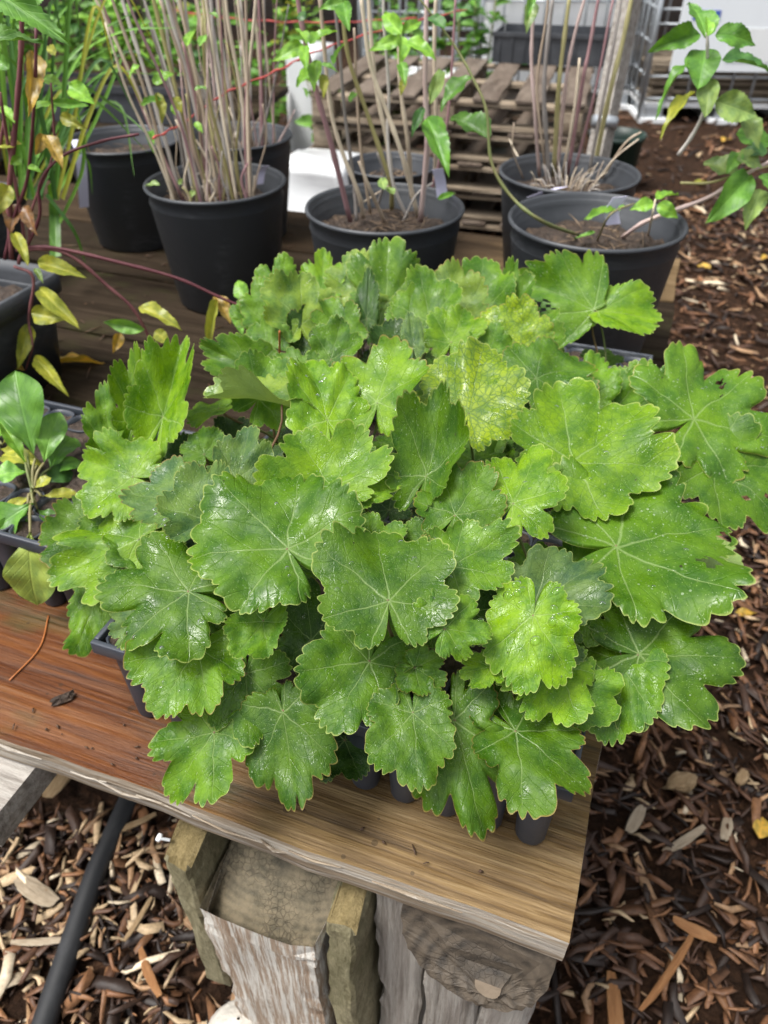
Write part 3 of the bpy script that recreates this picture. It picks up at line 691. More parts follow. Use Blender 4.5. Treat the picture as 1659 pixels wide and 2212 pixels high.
# petiole joint, tip of the middle lobe, joint height above the bench, colour, options
LV = [
 (836,1301, 815,1121,.262,'m',dict(w=.92,tilt=.30,cup=.05,drops=14)),
 (617,1174, 453,1022,.275,'m',dict(w=.92,tilt=.2,cup=.02,droop=.2,drops=6,lobe=.10)),
 (405,1278, 203,1262,.225,'m',dict(w=.95,tilt=.1,cup=.04,drops=14,lobe=.26)),
 (425,1402, 318,1535,.190,'l',dict(w=1.0,tilt=-.1,drops=14,lobe=.22,cup=-.05)),
 (461,1583, 344,1738,.135,'l',dict(w=.78,tilt=.1,cup=-.04,lobe=.24,droop=.25)),
 (533,1455, 535,1622,.165,'m',dict(w=.78,tilt=.1,lobe=.26)),
 (612,1536, 643,1745,.150,'m',dict(w=.66,tilt=.12,lobe=.22,droop=.1,basal=.6)),
 (800,1426, 716,1580,.205,'m',dict(w=.95,tilt=-.1,lobe=.16,roll=-8)),
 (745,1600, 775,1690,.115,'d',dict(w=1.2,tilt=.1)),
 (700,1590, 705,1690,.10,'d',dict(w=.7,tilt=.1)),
 (892,1541, 903,1712,.185,'m',dict(w=.78,tilt=-.05,lobe=.12,drops=4)),
 (982,1557, 1050,1815,.165,'m',dict(w=.62,tilt=.12,lobe=.30,droop=.2,basal=.8)),
 (1115,1579, 1272,1715,.165,'m',dict(w=.92,tilt=-.08,lobe=.24,cup=-.04)),
 (1336,1430, 1300,1590,.165,'l',dict(w=.80,tilt=-.1,lobe=.10,cup=-.10)),
 (1386,1408, 1612,1425,.180,'m',dict(w=.92,tilt=.05,lobe=.26,fold=-.18,droop=.1)),
 (1339,1160, 1585,1118,.225,'m',dict(w=1.12,tilt=.12,lobe=.16,holes=[(.38,.55,.07),(.12,.86,.06),(.30,.72,.02)],drops=6)),
 (1499,901, 1640,800,.235,'l',dict(w=1.0,tilt=.15,lobe=.28,holes=[(-.12,.62,.05),(.02,.5,.02)],drops=8)),
 (1238,991, 1392,868,.250,'b',dict(w=.92,tilt=.1,lobe=.16,net=.35,drops=8)),
 (1283,672, 1112,600,.255,'l',dict(w=.82,tilt=.15,lobe=.10,holes=[(-.34,.55,.05),(-.22,.50,.04),(-.40,.42,.03),(-.27,.40,.035),(-.33,.66,.02)],basal=.35,spread=.74)),
 (1290,674, 1442,692,.255,'b',dict(w=.66,tilt=-.05,lobe=.05,basal=.35,spread=.8,fold=.25)),
 (1012,890, 1050,742,.272,'y',dict(w=.92,tilt=-.05,lobe=.10,net=1,drops=6)),
 (922,1030, 978,866,.268,'m',dict(w=.55,tilt=-.1,lobe=.14,cup=.35,fold=.25,droop=-.1)),
 (815,869, 842,722,.292,'b',dict(w=.88,tilt=.0,lobe=.16,drops=10,net=.1)),
 (711,899, 672,752,.290,'b',dict(w=.70,tilt=.0,lobe=.16,drops=12,roll=12)),
 (718,1050, 650,955,.272,'b',dict(w=1.35,tilt=.25,lobe=.24,cup=.30,droop=-.1)),
 (785,1056, 866,1042,.268,'b',dict(w=.85,tilt=.1,lobe=.2,cup=.2,basal=.6)),
 (608,880, 440,838,.282,'p',dict(w=.55,tilt=.1,lobe=.12,cup=.2,fold=.35,roll=55)),
 (560,860, 625,772,.270,'l',dict(w=.9,tilt=.0,lobe=.14)),
 (512,1032, 545,906,.268,'g',dict(w=.66,tilt=-.1,lobe=.2,cup=.1)),
 (285,1030, 155,1002,.225,'b',dict(w=.92,tilt=.1,lobe=.24,drops=6)),
 (372,1020, 335,938,.235,'d',dict(w=.9,tilt=.0,lobe=.1,cup=.15)),
 (395,1085, 268,1060,.245,'g',dict(w=.95,tilt=.05,lobe=.16,drops=12,cup=.1)),
 (445,1120, 392,1002,.258,'g',dict(w=.80,tilt=.0,lobe=.16,drops=8,fold=.2)),
 (300,1165, 88,1258,.190,'b',dict(w=.60,tilt=.05,lobe=.2,fold=-.25)),
 (200,1150, 75,1148,.165,'m',dict(w=.92,tilt=.0,lobe=.18)),
 (212,1262, 172,1418,.135,'l',dict(w=.52,tilt=.05,lobe=.16,fold=-.2)),
 (302,1345, 230,1365,.150,'g',dict(w=.9,tilt=.0)),
 (352,900, 405,724,.250,'b',dict(w=.46,tilt=-.2,lobe=.20,cup=.2,fold=.45,droop=-.1,ruffle=.12)),
 (292,905, 302,766,.240,'b',dict(w=.40,tilt=-.2,lobe=.2,cup=.2,fold=.4,droop=-.1,ruffle=.12)),
 (238,962, 222,834,.215,'l',dict(w=.50,tilt=-.2,lobe=.2,cup=.1,fold=.2)),
 (470,880, 380,915,.245,'b',dict(w=.5,tilt=.0,lobe=.12,roll=35)),
 (548,795, 440,752,.265,'l',dict(w=.6,tilt=.0,lobe=.14,cup=.2,fold=.2)),
 (604,655, 618,542,.262,'l',dict(w=.72,tilt=-.2,lobe=.26)),
 (575,690, 560,595,.262,'l',dict(w=.7,tilt=-.2)),
 (650,700, 650,595,.275,'p',dict(w=.95,tilt=-.1,lobe=.1,cup=.2)),
 (694,630, 700,533,.265,'b',dict(w=.62,tilt=-.2,lobe=.25)),
 (835,645, 838,500,.262,'l',dict(w=.72,tilt=-.25,lobe=.22)),
 (770,640, 768,545,.262,'p',dict(w=.95,tilt=-.2)),
 (792,690, 797,576,.285,'d',dict(w=.30,tilt=-.25,fold=.4,lobe=.08)),
 (715,775, 738,680,.292,'m',dict(w=.72,tilt=-.1,drops=4)),
 (648,745, 668,665,.285,'d',dict(w=.6,tilt=-.1,fold=.3)),
 (892,745, 884,674,.290,'g',dict(w=.45,tilt=-.2,fold=.4,lobe=.1)),
 (930,700, 905,580,.275,'l',dict(w=.75,tilt=-.2)),
 (880,700, 960,640,.275,'l',dict(w=.8,tilt=-.1)),
 (985,690, 965,572,.265,'p',dict(w=.8,tilt=-.2)),
 (1030,668, 1045,548,.262,'l',dict(w=.85,tilt=-.2,lobe=.16)),
 (1095,690, 1105,575,.255,'m',dict(w=.7,tilt=-.2)),
 (975,735, 1000,650,.280,'b',dict(w=.9,tilt=-.1)),
 (1125,748, 1040,662,.268,'y',dict(w=.85,tilt=.0,net=.9,lobe=.1,cup=.15)),
 (1150,735, 1200,680,.258,'l',dict(w=.8,tilt=.0)),
 (1156,820, 1276,778,.258,'m',dict(w=.92,tilt=.1,lobe=.14,net=.5)),
 (1265,860, 1300,760,.225,'l',dict(w=.75,tilt=-.1)),
 (1330,880, 1395,800,.215,'l',dict(w=.8,tilt=.0)),
 (1400,880, 1370,780,.205,'l',dict(w=.9,tilt=.0)),
 (1109,1090, 1182,962,.262,'b',dict(w=.80,tilt=.0,lobe=.26,drops=12)),
 (983,1113, 1058,1002,.262,'m',dict(w=.85,tilt=.0,lobe=.24,drops=5)),
 (978,1219, 1108,1150,.258,'l',dict(w=.82,tilt=.05,lobe=.18,drops=7,roll=-10)),
 (908,1285, 925,1160,.240,'m',dict(w=.62,tilt=-.1,lobe=.16)),
 (962,1357, 1028,1285,.252,'l',dict(w=1.05,tilt=.1,lobe=.22,drops=8)),
 (1022,1321, 1150,1282,.240,'d',dict(w=.75,tilt=.05,lobe=.14,drops=5)),
 (1155,1304, 1308,1212,.220,'g',dict(w=.72,tilt=-.05,lobe=.18,fold=.2,drops=4)),
 (1152,1330, 1120,1505,.240,'b',dict(w=.74,tilt=.0,lobe=.10,cup=-.12,drops=22,bigd=1)),
 (1062,1440, 988,1462,.205,'b',dict(w=.8,tilt=.0,lobe=.2)),
 (1205,1430, 1140,1555,.195,'b',dict(w=.95,tilt=-.1,lobe=.24)),
 (1195,1375, 1258,1430,.205,'g',dict(w=.85,tilt=.05,drops=4)),
 (1228,1322, 1300,1392,.190,'l',dict(w=.85,tilt=.0)),
 (897,1442, 962,1478,.205,'m',dict(w=1.05,tilt=.1,lobe=.12,cup=.05)),
 (567,1339, 505,1425,.225,'l',dict(w=.75,tilt=-.05,lobe=.1,fold=.25,cup=.15)),
 (671,1384, 655,1240,.200,'d',dict(w=.72,tilt=-.1,lobe=.2,drops=4)),
 (668,1388, 600,1445,.195,'d',dict(w=.9,tilt=.0,lobe=.14)),
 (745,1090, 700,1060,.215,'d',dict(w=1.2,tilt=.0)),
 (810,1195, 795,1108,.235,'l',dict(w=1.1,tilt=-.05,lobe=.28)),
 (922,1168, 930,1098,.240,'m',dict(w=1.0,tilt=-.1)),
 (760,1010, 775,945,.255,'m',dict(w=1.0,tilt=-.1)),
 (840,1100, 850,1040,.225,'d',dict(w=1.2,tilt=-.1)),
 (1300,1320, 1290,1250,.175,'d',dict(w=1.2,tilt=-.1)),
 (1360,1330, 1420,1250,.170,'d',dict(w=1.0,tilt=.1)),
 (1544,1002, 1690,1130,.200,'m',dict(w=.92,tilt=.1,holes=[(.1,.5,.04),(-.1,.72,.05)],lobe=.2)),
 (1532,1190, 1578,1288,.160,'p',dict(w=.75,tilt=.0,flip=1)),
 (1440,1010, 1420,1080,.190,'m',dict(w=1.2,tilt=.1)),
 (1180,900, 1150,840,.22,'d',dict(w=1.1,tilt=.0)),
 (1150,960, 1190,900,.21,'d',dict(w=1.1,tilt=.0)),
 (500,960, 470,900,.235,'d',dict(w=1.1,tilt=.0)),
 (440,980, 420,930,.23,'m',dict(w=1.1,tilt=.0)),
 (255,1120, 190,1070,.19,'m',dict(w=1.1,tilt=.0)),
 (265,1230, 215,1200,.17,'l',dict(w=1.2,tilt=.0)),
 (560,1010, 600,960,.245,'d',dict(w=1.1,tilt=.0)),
 (655,830, 612,752,.275,'m',dict(w=.9,tilt=-.1)),
 (585,745, 530,700,.262,'l',dict(w=.9,tilt=.0)),
 (545,690, 520,640,.25,'l',dict(w=.9,tilt=-.1)),
 (740,720, 700,640,.275,'l',dict(w=.8,tilt=-.1)),
 (850,760, 850,690,.285,'d',dict(w=1.0,tilt=-.1)),
 (1060,760, 1075,700,.27,'l',dict(w=1.0,tilt=-.1)),
 (1210,1290, 1240,1370,.19,'m',dict(w=1.0,tilt=-.1)),
]
ROOTS = []
for ti, (a0, b0) in enumerate(TRAYS):
    for db in (.075, .20):
        for da in (.06, .18, .31, .43):
            if len(ROOTS) < 20: ROOTS.append((ti, bw(a0 + da, b0 + db, .117)))
PLANTS = [[] for _ in ROOTS]
def own(J):
    best = min(range(len(ROOTS)), key=lambda i: (ROOTS[i][1].xy - J.xy).length + .004 * len(PLANTS[i])); return best
heu = []
for i, (jx, jy, tx, ty, h, c, o) in enumerate(LV):
    J = atz(jx, jy, BENCH + h - (.03 if c == 'd' else 0)); t = depth(J); l0 = math.hypot(tx - jx, ty - jy) * t / 1662
    up = -(ty - jy) / max(1, math.hypot(tx - jx, ty - jy))
    T = atd(tx, ty, t + l0 * (o.get('tilt', 0) + .42 * up))
    tc = (CAMP - J).normalized(); rq = random.Random(i + 77); nt_ = (tc * .75 + Vector((rq.gauss(0, .22), rq.gauss(0, .18), .5))).normalized()
    heu.append([J, T, nt_, c, o, 1000 + i]); PLANTS[own(J)].append(i)
rf = random.Random(21)
for ri, (ti, P) in enumerate(ROOTS):                       # lower leaves that fill the inside of the mound
    for k in range(4):
        a = rf.uniform(0, 6.28); d = rf.uniform(.01, .055); J = P + Vector((math.cos(a) * d, math.sin(a) * d, rf.uniform(.025, .070)))
        b = a + rf.uniform(-.7, .7); T = J + Vector((math.cos(b), math.sin(b), rf.uniform(-.1, .5))) .normalized() * rf.uniform(.035, .06)
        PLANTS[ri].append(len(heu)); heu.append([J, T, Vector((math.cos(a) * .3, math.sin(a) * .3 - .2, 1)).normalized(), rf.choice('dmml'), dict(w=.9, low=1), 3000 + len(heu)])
GP = 'scalloped leafy plants growing in the plug trays'
TL = ['green scalloped plant in the plug tray beside the bleached plank edge', 'green scalloped plant in the plug tray between two other trays', 'soft green scalloped plant in the plug tray next to the round pots']
PL = {0: 'scalloped plant with a beaded bright leaf and large leaves overhanging the bench corner',
 1: 'scalloped plant with a broad notched dark leaf and leaves drooping above the post',
 2: 'scalloped plant with a large smooth rounded leaf and leaves hanging over the reddish plank',
 3: 'scalloped plant with grey green leaves beside the spotted paddle leaf',
 4: 'scalloped plant with one big chewed leaf with ragged holes over the bench end',
 5: 'scalloped plant with a dark upright cupped leaf next to a drop covered leaf',
 6: 'scalloped plant with bright cupped leaves and a star veined leaf at the mound middle',
 7: 'scalloped plant with tall folded bright leaves facing the bare wet planks',
 8: 'scalloped plant with a glossy leaf and pale underside overhanging the mulch',
 9: 'scalloped plant with a large yellow leaf netted with green veins',
 10: 'scalloped plant with a grey folded leaf behind the star veined leaf',
 11: 'scalloped plant with a pale curled leaf near the orange needle',
 12: 'scalloped plant with a star shaped glossy leaf pierced near its edge, over the mulch',
 13: 'scalloped plant with a small yellow netted leaf close to the chewed leaf',
 14: 'scalloped plant with a narrow dark folded upright leaf',
 15: 'soft green scalloped plant beside the trailing red stems and dry stemmed pot',
 16: 'scalloped plant whose raised two winged leaf is riddled with holes before the scuffed pot',
 17: 'pale scalloped plant standing between the chewed leaf and the pink caned pot',
 18: 'low scalloped plant in front of the gap between the round pots',
 19: 'upright scalloped plant with pointed leaves before the pink caned pot'}
def drop_mesh():
    v, f = lathe([(.0, .50), (.35, .47), (.65, .36), (.88, .18), (1, 0), (.9, -.06)], 12); return v, f
DV, DF = drop_mesh()
def build_heuchera():
    for ri, (ti, P) in enumerate(ROOTS):
        root = empty('scalloped_plant', P, label=PL.get(ri, TL[ti]), cat='plant', group=GP)
        ob = []
        for li in PLANTS[ri]:
            J, T, n_, c, o, sd_ = heu[li]; low = o.get('low'); rr = random.Random(sd_)
            mt, L = frame(J, T, n_, o.get('roll', rr.uniform(-12, 12)))
            if o.get('flip'): mt = mt @ Matrix.Rotation(math.pi, 4, 'Y')
            me, G = heu_mesh(L, o.get('w', .9), sd_, o.get('lobe', .18), o.get('cup', rr.uniform(0, .12)), o.get('fold', 0), o.get('droop', .12), o.get('ruffle', .10), *((120, 7) if low else (252, 14)), o.get('spread', 1), o.get('holes'), None, o.get('basal', 1))
            lf = bpy.data.objects.new('leaf', me); link(lf, root); lf.matrix_local = Matrix.Translation(-P) @ mt
            k = rr.uniform(.88, 1.12); q = HC[c]; lf.color = (q[0] * k, q[1] * k, q[2] * rr.uniform(.85, 1.2), o.get('net', .0 if c != 'y' else .9))
            if not low: lf['kind_of_leaf'] = c
            # petiole in the leaf's own frame
            inv = mt.inverted()
            m_ = (T - J).normalized(); nn = mt.to_3x3() @ Vector((0, 0, 1)); s0 = G[0].mean(0)
            foot = P + Vector((rr.uniform(-.012, .012), rr.uniform(-.012, .012), -.004))
            dist = (J - foot).length; Jt = mt @ Vector(s0)
            c1 = foot + Vector((0, 0, dist * .45)) + (J - foot) * .1; c2 = Jt - (nn if nn.z > 0 else -nn) * dist * .28 - m_ * dist * .10
            pts = [(foot * (1 - u) ** 3 + c1 * 3 * u * (1 - u) ** 2 + c2 * 3 * u * u * (1 - u) + Jt * u ** 3) for u in [z / 9 for z in range(10)]]
            obj('petiole', tube([inv @ p for p in pts], [.0019 - .0006 * z / 9 for z in range(10)], 6), M['petiole'], lf)
            if o.get('drops'):
                mb = MB()
                for _ in range(o['drops']):
                    a, b = rr.randint(4, 13), rr.randint(20, 230); p = Vector(G[a, b]); e1 = Vector(G[a, b + 1]) - p; e2 = Vector(G[a - 1, b]) - p
                    nn2 = e1.cross(e2).normalized(); nn2 = nn2 if nn2.z > 0 else -nn2
                    s1 = nn2.orthogonal().normalized(); s2 = nn2.cross(s1); r_ = rr.uniform(.0010, .0026) * (1.7 if o.get('bigd') and rr.random() < .5 else 1); st = rr.uniform(.9, 1.6)
                    mb.add(([p + s1 * x * r_ * st + s2 * y * r_ + nn2 * z * r_ for x, y, z in DV], DF))
                wd = obj('water_drops', mb.vf(), M['water'], lf); wd['kind'] = 'stuff'
build_heuchera()
#PART2
# ------------------------------------------------------------------ ovate leaves shared by the other plants
def ovate_mesh(name, mat, peak=.42, serr=0., fold=.25, arch=.25, twist=0., seed=0, NL=22, NW=4, tipp=1.0):
    rr = random.Random(seed); v, f, uv = [], [], []
    for i in range(NL + 1):
        t = i / NL
        wd = (math.sin(math.pi * t ** (math.log(.5) / math.log(peak))) ** .85) * .5 if 0 < t < 1 else 0.004
        wd *= 1 - .25 * t * tipp
        if serr and 0 < i < NL: wd *= 1 + serr * (1 if i % 2 else -.4)
        for j in range(-NW, NW + 1):
            s = j / NW; x = s * wd; y = t + (serr * .12 * abs(s) if serr and i % 2 else 0)
            z = fold * abs(x) - arch * (t - .15) ** 2 + .035 * math.sin(t * 11 + s * 2 + seed) * abs(s) + .02 * math.sin(t * 23 + seed) * abs(s) + twist * x * t
            v.append((x, y, z)); uv.append((x, t))
    n = 2 * NW + 1
    for i in range(NL):
        for j in range(n - 1): a = i * n + j; f.append((a, a + 1, a + n + 1, a + n))
    me = mkmesh(name, v, f, mat)
    ul = me.uv_layers.new(name='UVMap')
    for li, lp in enumerate(me.loops): ul.data[li].uv = uv[lp.vertex_index]
    return me
OV = [ovate_mesh('ovate_leaf', M['leaf'], .40, .05, .25, .30, 0, 1), ovate_mesh('ovate_leaf', M['leaf'], .42, .06, .35, .15, .3, 2),
      ovate_mesh('ovate_leaf', M['leaf'], .38, .05, .15, .45, -.4, 3), ovate_mesh('ovate_leaf', M['leafm'], .45, 0, .3, .2, .3, 4)]
SER = ovate_mesh('serrated_leaf', M['leafm'], .36, .12, .25, .2, .1, 5, 30)
PAD = [ovate_mesh('paddle_leaf', M['leaf'], .66, 0, .22, .28, .25, 6, 24, 5, .1), ovate_mesh('paddle_leaf', M['leaf'], .60, 0, .15, .5, -.2, 7, 24, 5, .1)]
LC = {'g': (.10, .25, .035), 'b': (.20, .42, .05), 'd': (.055, .155, .035), 'y': (.30, .33, .045), 'o': (.34, .24, .05), 'r': (.17, .09, .035), 'p': (.22, .34, .10), 'Y': (.55, .36, .06), 'v': (.16, .36, .06), 's': (.24, .33, .07)}
def leaf_at(root, P, me, J, T, wpx, col, blot=0., roll=None, up=.5, name='leaf', rr=rnd):
    tc = (CAMP - J).normalized(); n_ = (tc * (1 - up) + Vector((0, 0, up + .05))).normalized()
    mt, L = frame(J, T, n_, roll if roll is not None else rr.uniform(-30, 30)); w_ = wpx * depth(J) / 1662
    o = inst(name, me, Matrix.Translation(-P) @ mt @ Matrix.Diagonal((w_ * 1.12, L, L, 1)), root)
    q = LC[col]; k = rr.uniform(.8, 1.2); o.color = (q[0] * k, q[1] * k, q[2] * k, blot); return o
def leaves_px(root, rows, Y, meshes, up=.45, jit=.03, name='leaf'):
    """rows: joint, tip, width, colour[, blotches]; the leaf lies near the distance Y"""
    P = root.location
    for i, q in enumerate(rows):
        jx, jy, tx, ty, w_, c = q[:6]; J = aty(jx, jy, Y + rnd.uniform(-jit, jit)); d = depth(J)
        up_ = -(ty - jy) / max(1, math.hypot(tx - jx, ty - jy)); l0 = math.hypot(tx - jx, ty - jy) * d / 1662
        T = atd(tx, ty, d + l0 * (.3 * up_ + rnd.uniform(-.15, .15)))
        leaf_at(root, P, meshes[i % len(meshes)], J, T, w_, c, q[6] if len(q) > 6 else 0, up=up, name=name)
def stem(root, pts, r0, r1, mat, name='stem', n=5, nodes=True):
    P = root.location; s = spline(pts, n); k = len(s)
    rad = [(r0 + (r1 - r0) * i / (k - 1)) * (1.22 if nodes and i % 4 == 0 and 0 < i < k - 1 else 1) for i in range(k)]
    return obj(name, shift(tube(s, rad, 7), P), mat, root)

# ------------------------------------------------------------------ round nursery pots
def pot_parts(hh=.24, rr=.14):
    k = rr / .14; b = .108 * k
    body = [(b - .012, .0), (b - .004, .0), (b, .004), (b + .0015, .03), (b + .004, .033), (b + (rr - b) * .80, hh - .032), (b + (rr - b) * .84, hh - .030), (rr - .010, hh - .010), (rr - .004, hh - .008), (rr, hh - .006), (rr + .0015, hh - .002), (rr, hh + .001), (rr - .003, hh + .0015), (rr - .006, hh - .002), (rr - .010, hh - .03), (rr - .014, hh - .034), (rr - .018, hh - .07)]
    v, f = lathe(body, 64); f.append(tuple(range(63, -1, -1)))
    return mkmesh('pot_wall', v, f, M['pot'])
POT = pot_parts(); POTS = pot_parts(.20, .11)
def soil_mesh(r, z, s): v, f = disc(r, z, 36, .007, random.Random(s)); return mkmesh('soil', v, f, M['soil'])
SOIL = soil_mesh(.122, .195, 1); SOILS = soil_mesh(.092, .16, 2)
def pot(cx, cy, label, s=1.0, small=False, push=0.0, rot=0):
    p = atz(cx, cy, BENCH + (.20 if small else .24) * s); p.z = BENCH + .0005; p += Vector((p.x, p.y, 0)).normalized() * push
    r = empty('nursery_pot', p, rot, label=label, cat='plant pot', group='black nursery pots on the bench'); r.scale = (s, s, s)
    inst('pot_wall', POTS if small else POT, Matrix.Identity(4), r); inst('soil', SOILS if small else SOIL, Matrix.Rotation(rot * 3, 4, 'Z'), r)
    # litter on the soil
    rr = random.Random(int(cx)); mb = MB()
    for _ in range(26):
        a, d, b = rr.uniform(0, 6.28), rr.uniform(0, .10 if not small else .07), rr.uniform(0, 6.28); z = (.16 if small else .195) + .008
        c0 = Vector((d * math.cos(a), d * math.sin(a), z + rr.uniform(0, .006))); e = Vector((math.cos(b), math.sin(b), rr.uniform(-.1, .3))) * rr.uniform(.006, .028)
        mb.add(tube([c0 - e, c0 + Vector((0, 0, .002)), c0 + e], [.0005, rr.uniform(.0006, .0013), .0005], 5))
    li = obj('litter', mb.vf(), M['stickd'], r); li['kind'] = 'stuff'
    return r, p
P1, p1 = pot(265, 300, 'large black round pot with a hanging lavender tag beside the strap grass')
P2, p2 = pot(465, 392, 'large black round pot crowded with thin dry grey stems', 1.02)
P2b, p2b = pot(508, 296, 'large black round pot half hidden behind the pot crowded with dry stems', push=.02)
P3, p3 = pot(831, 446, 'large black round pot with pinkish canes beside the white sack', 1.05)
P3b, p3b = pot(846, 362, 'smaller black round pot tucked behind the pot with pinkish canes', small=True, push=.03)
P4, p4 = pot(1228, 384, 'large black round pot of tall purple and yellow canes near the pallets', 1.04, push=.045)
P5, p5 = pot(1289, 474, 'scuffed black round pot with long trailing shoots at the end of the bench', 1.09)

def tagpiece(name, pts, wd, label, parent=None):
    """thin bent plastic strip through points"""
    s = spline([Vector(p) for p in pts], 4); v, f = [], []
    up = Vector((.9, .3, 0)).normalized()
    for p in s:
        for sd_ in (-1, 1):
            for th in (0, 1): v.append(p + up * wd * sd_ + Vector((0, -.0006 * (1 - 2 * th), 0)))
    for i in range(len(s) - 1):
        a = i * 4; b = a + 4
        f += [(a, b, b + 2, a + 2), (a + 1, a + 3, b + 3, b + 1), (a, a + 1, b + 1, b), (a + 2, b + 2, b + 3, a + 3)]
    f += [(0, 2, 3, 1), (len(v) - 4, len(v) - 3, len(v) - 1, len(v) - 2)]
    o = obj(name, shift((v, f), s[0]), M['tag'], None, False, loc=s[0]); tag(o, label, 'plant tag', 'lavender plant tags'); return o
tagpiece('plant_tag', [aty(163, 302, p1.y - .135), aty(172, 325, p1.y - .15), aty(178, 380, p1.y - .15), aty(182, 448, p1.y - .14)], .011, 'long lavender plant tag hanging over the rim of the pot by the grass')
tagpiece('plant_tag', [aty(1150, 425, p4.y - .125), aty(1185, 412, p4.y - .12), aty(1215, 404, p4.y - .105)], .012, 'lavender plant tag lying on the rim under the tall canes')
tagpiece('plant_tag', [aty(1325, 485, p5.y - .02), aty(1322, 455, p5.y - .02), aty(1340, 425, p5.y - .02)], .014, 'lavender plant tag standing in the pot with trailing shoots')
tagpiece('plant_tag', [aty(955, 425, p3.y + .06), aty(952, 395, p3.y + .06), aty(945, 365, p3.y + .05)], .011, 'lavender plant tag standing behind the pinkish canes')
tagpiece('plant_tag', [aty(562, 398, p2.y + .03), aty(566, 372, p2.y + .03), aty(575, 358, p2.y + .02)], .007, 'small lavender plant tag among the dry grey stems')

# ------------------------------------------------------------------ shrubs in the pots
def soil_pt(p, s, px, py, z=.197): return atz(px, py, BENCH + z * s)
GS = 'leggy shrubs growing in the black pots'
S2 = empty('dry_stemmed_plant', p2 + Vector((0, 0, .195)), label='dense clump of thin dry grey stems with a few lime leaves', cat='plant', group=GS)
rs2 = random.Random(12)
for i in range(56):
    a = rs2.uniform(0, 6.28); d = rs2.uniform(.01, .108); b = p2 + Vector((d * math.cos(a), d * math.sin(a), .197))
    hgt = rs2.choice([.06, .12, .2, .35, .6, .62, .65]) * rs2.uniform(.8, 1.1)
    lean = Vector((math.cos(a) * d * .9 - .020 + rs2.gauss(0, .04), math.sin(a) * d * .6 + rs2.gauss(0, .03), 0)) * (hgt / .6)
    pts = [b, b + lean * .3 + Vector((rs2.gauss(0, .006), 0, hgt * .33)), b + lean * .65 + Vector((rs2.gauss(0, .01), 0, hgt * .66)), b + lean + Vector((0, 0, hgt))]
    r0 = rs2.uniform(.0018, .0048) if hgt > .25 else rs2.uniform(.001, .003)
    stem(S2, pts, r0, r0 * .65, M[rs2.choice(['stick', 'stick', 'stick', 'stickg', 'stickp', 'sticky'])])
leaves_px(S2, [(330, 180, 365, 160, 22, 'b'), (355, 175, 340, 150, 20, 'b'), (352, 170, 372, 150, 20, 'b'), (340, 200, 352, 262, 26, 'y', .2), (375, 210, 392, 240, 22, 'y'), (330, 280, 328, 325, 16, 'v'), (420, 265, 438, 280, 14, 'b'), (350, 215, 300, 222, 14, 'v'), (420, 195, 450, 185, 14, 'v'), (402, 100, 420, 60, 22, 'b'), (300, 140, 275, 160, 18, 'b'), (430, 100, 445, 70, 18, 'v'), (470, 40, 445, 20, 16, 'v'), (380, 250, 372, 215, 14, 'b')], p2.y - .05, OV)
leaves_px(S2, [(345, 400, 312, 395, 16, 'p'), (420, 412, 412, 425, 12, 'p'), (385, 398, 395, 384, 10, 'p')], p2.y - .08, OV, jit=.01)
S2b = empty('dry_stemmed_plant', p2b + Vector((0, 0, .195)), label='sparse dry brown stems in the pot behind the dense grey clump', cat='plant', group=GS)
for i in range(34):
    a = rs2.uniform(0, 6.28); d = rs2.uniform(.01, .11); b = p2b + Vector((d * math.cos(a) + .015, d * math.sin(a), .197)); hgt = rs2.choice([.1, .2, .3, .5, .6]) * rs2.uniform(.8, 1.1)
    e = b + Vector((math.cos(a) * d * .5 + rs2.gauss(0, .03), rs2.gauss(0, .03), hgt)); stem(S2b, [b, b.lerp(e, .5) + Vector((rs2.gauss(0, .01), 0, 0)), e], rs2.uniform(.0015, .004), .0012, M[rs2.choice(['stick', 'stickg', 'stickp'])])
S3 = empty('pink_caned_shrub', p3 + Vector((0, 0, .2)), label='shrub of pinkish tan canes with fresh lime leaf whorls', cat='shrub', group=GS)
Y3 = p3.y
CAN3 = [([(757, 478), (715, 310), (680, 185), (655, 70), (640, -20)], 5.0, 'stickp', -.05), ([(832, 482), (800, 410), (775, 348)], 3.6, 'stick', -.09), ([(785, 470), (775, 420), (740, 330), (715, 240), (700, 100), (690, -20)], 4.2, 'stick', .0),
        ([(903, 468), (870, 340), (835, 240), (800, 140), (778, -20)], 4.6, 'stick', -.02), ([(908, 478), (922, 320), (918, 180), (922, -20)], 5.2, 'stickp', -.06), ([(890, 440), (882, 320), (866, 200), (862, 120), (866, 60)], 4.4, 'stick', .03),
        ([(848, 445), (838, 320), (812, 190), (800, 60), (795, -20)], 4.4, 'stick', .04), ([(846, 452), (842, 390), (795, 250), (752, 120), (736, -20)], 4.6, 'sticky', .02), ([(938, 425), (942, 280), (938, 120), (942, -20)], 4.6, 'stick', .03),
        ([(770, 478), (765, 400), (745, 250), (735, 130), (720, -20)], 3.6, 'stickg', .05), ([(880, 470), (850, 400), (838, 300), (840, 200), (830, 60), (828, -20)], 3.4, 'stickg', .02), ([(800, 460), (780, 330), (770, 180), (765, 60)], 3.0, 'stick', .06),
        ([(925, 440), (960, 300), (975, 160), (985, -20)], 3.0, 'stickp', .05), ([(815, 450), (830, 380), (815, 330)], 3.0, 'stickg', .05), ([(870, 480), (900, 420), (935, 395)], 2.0, 'stickg', 0.0), ([(780, 440), (850, 395)], 1.6, 'stick', .02)]
for pts, r, m_, dy in CAN3:
    b = atz(*pts[0], BENCH + .205 * 1.05); w_ = [b] + [aty(x, y, b.y * .6 + (Y3 + dy) * .4) for x, y in pts[1:]]
    stem(S3, w_, r * .001, r * .0007, M[m_])
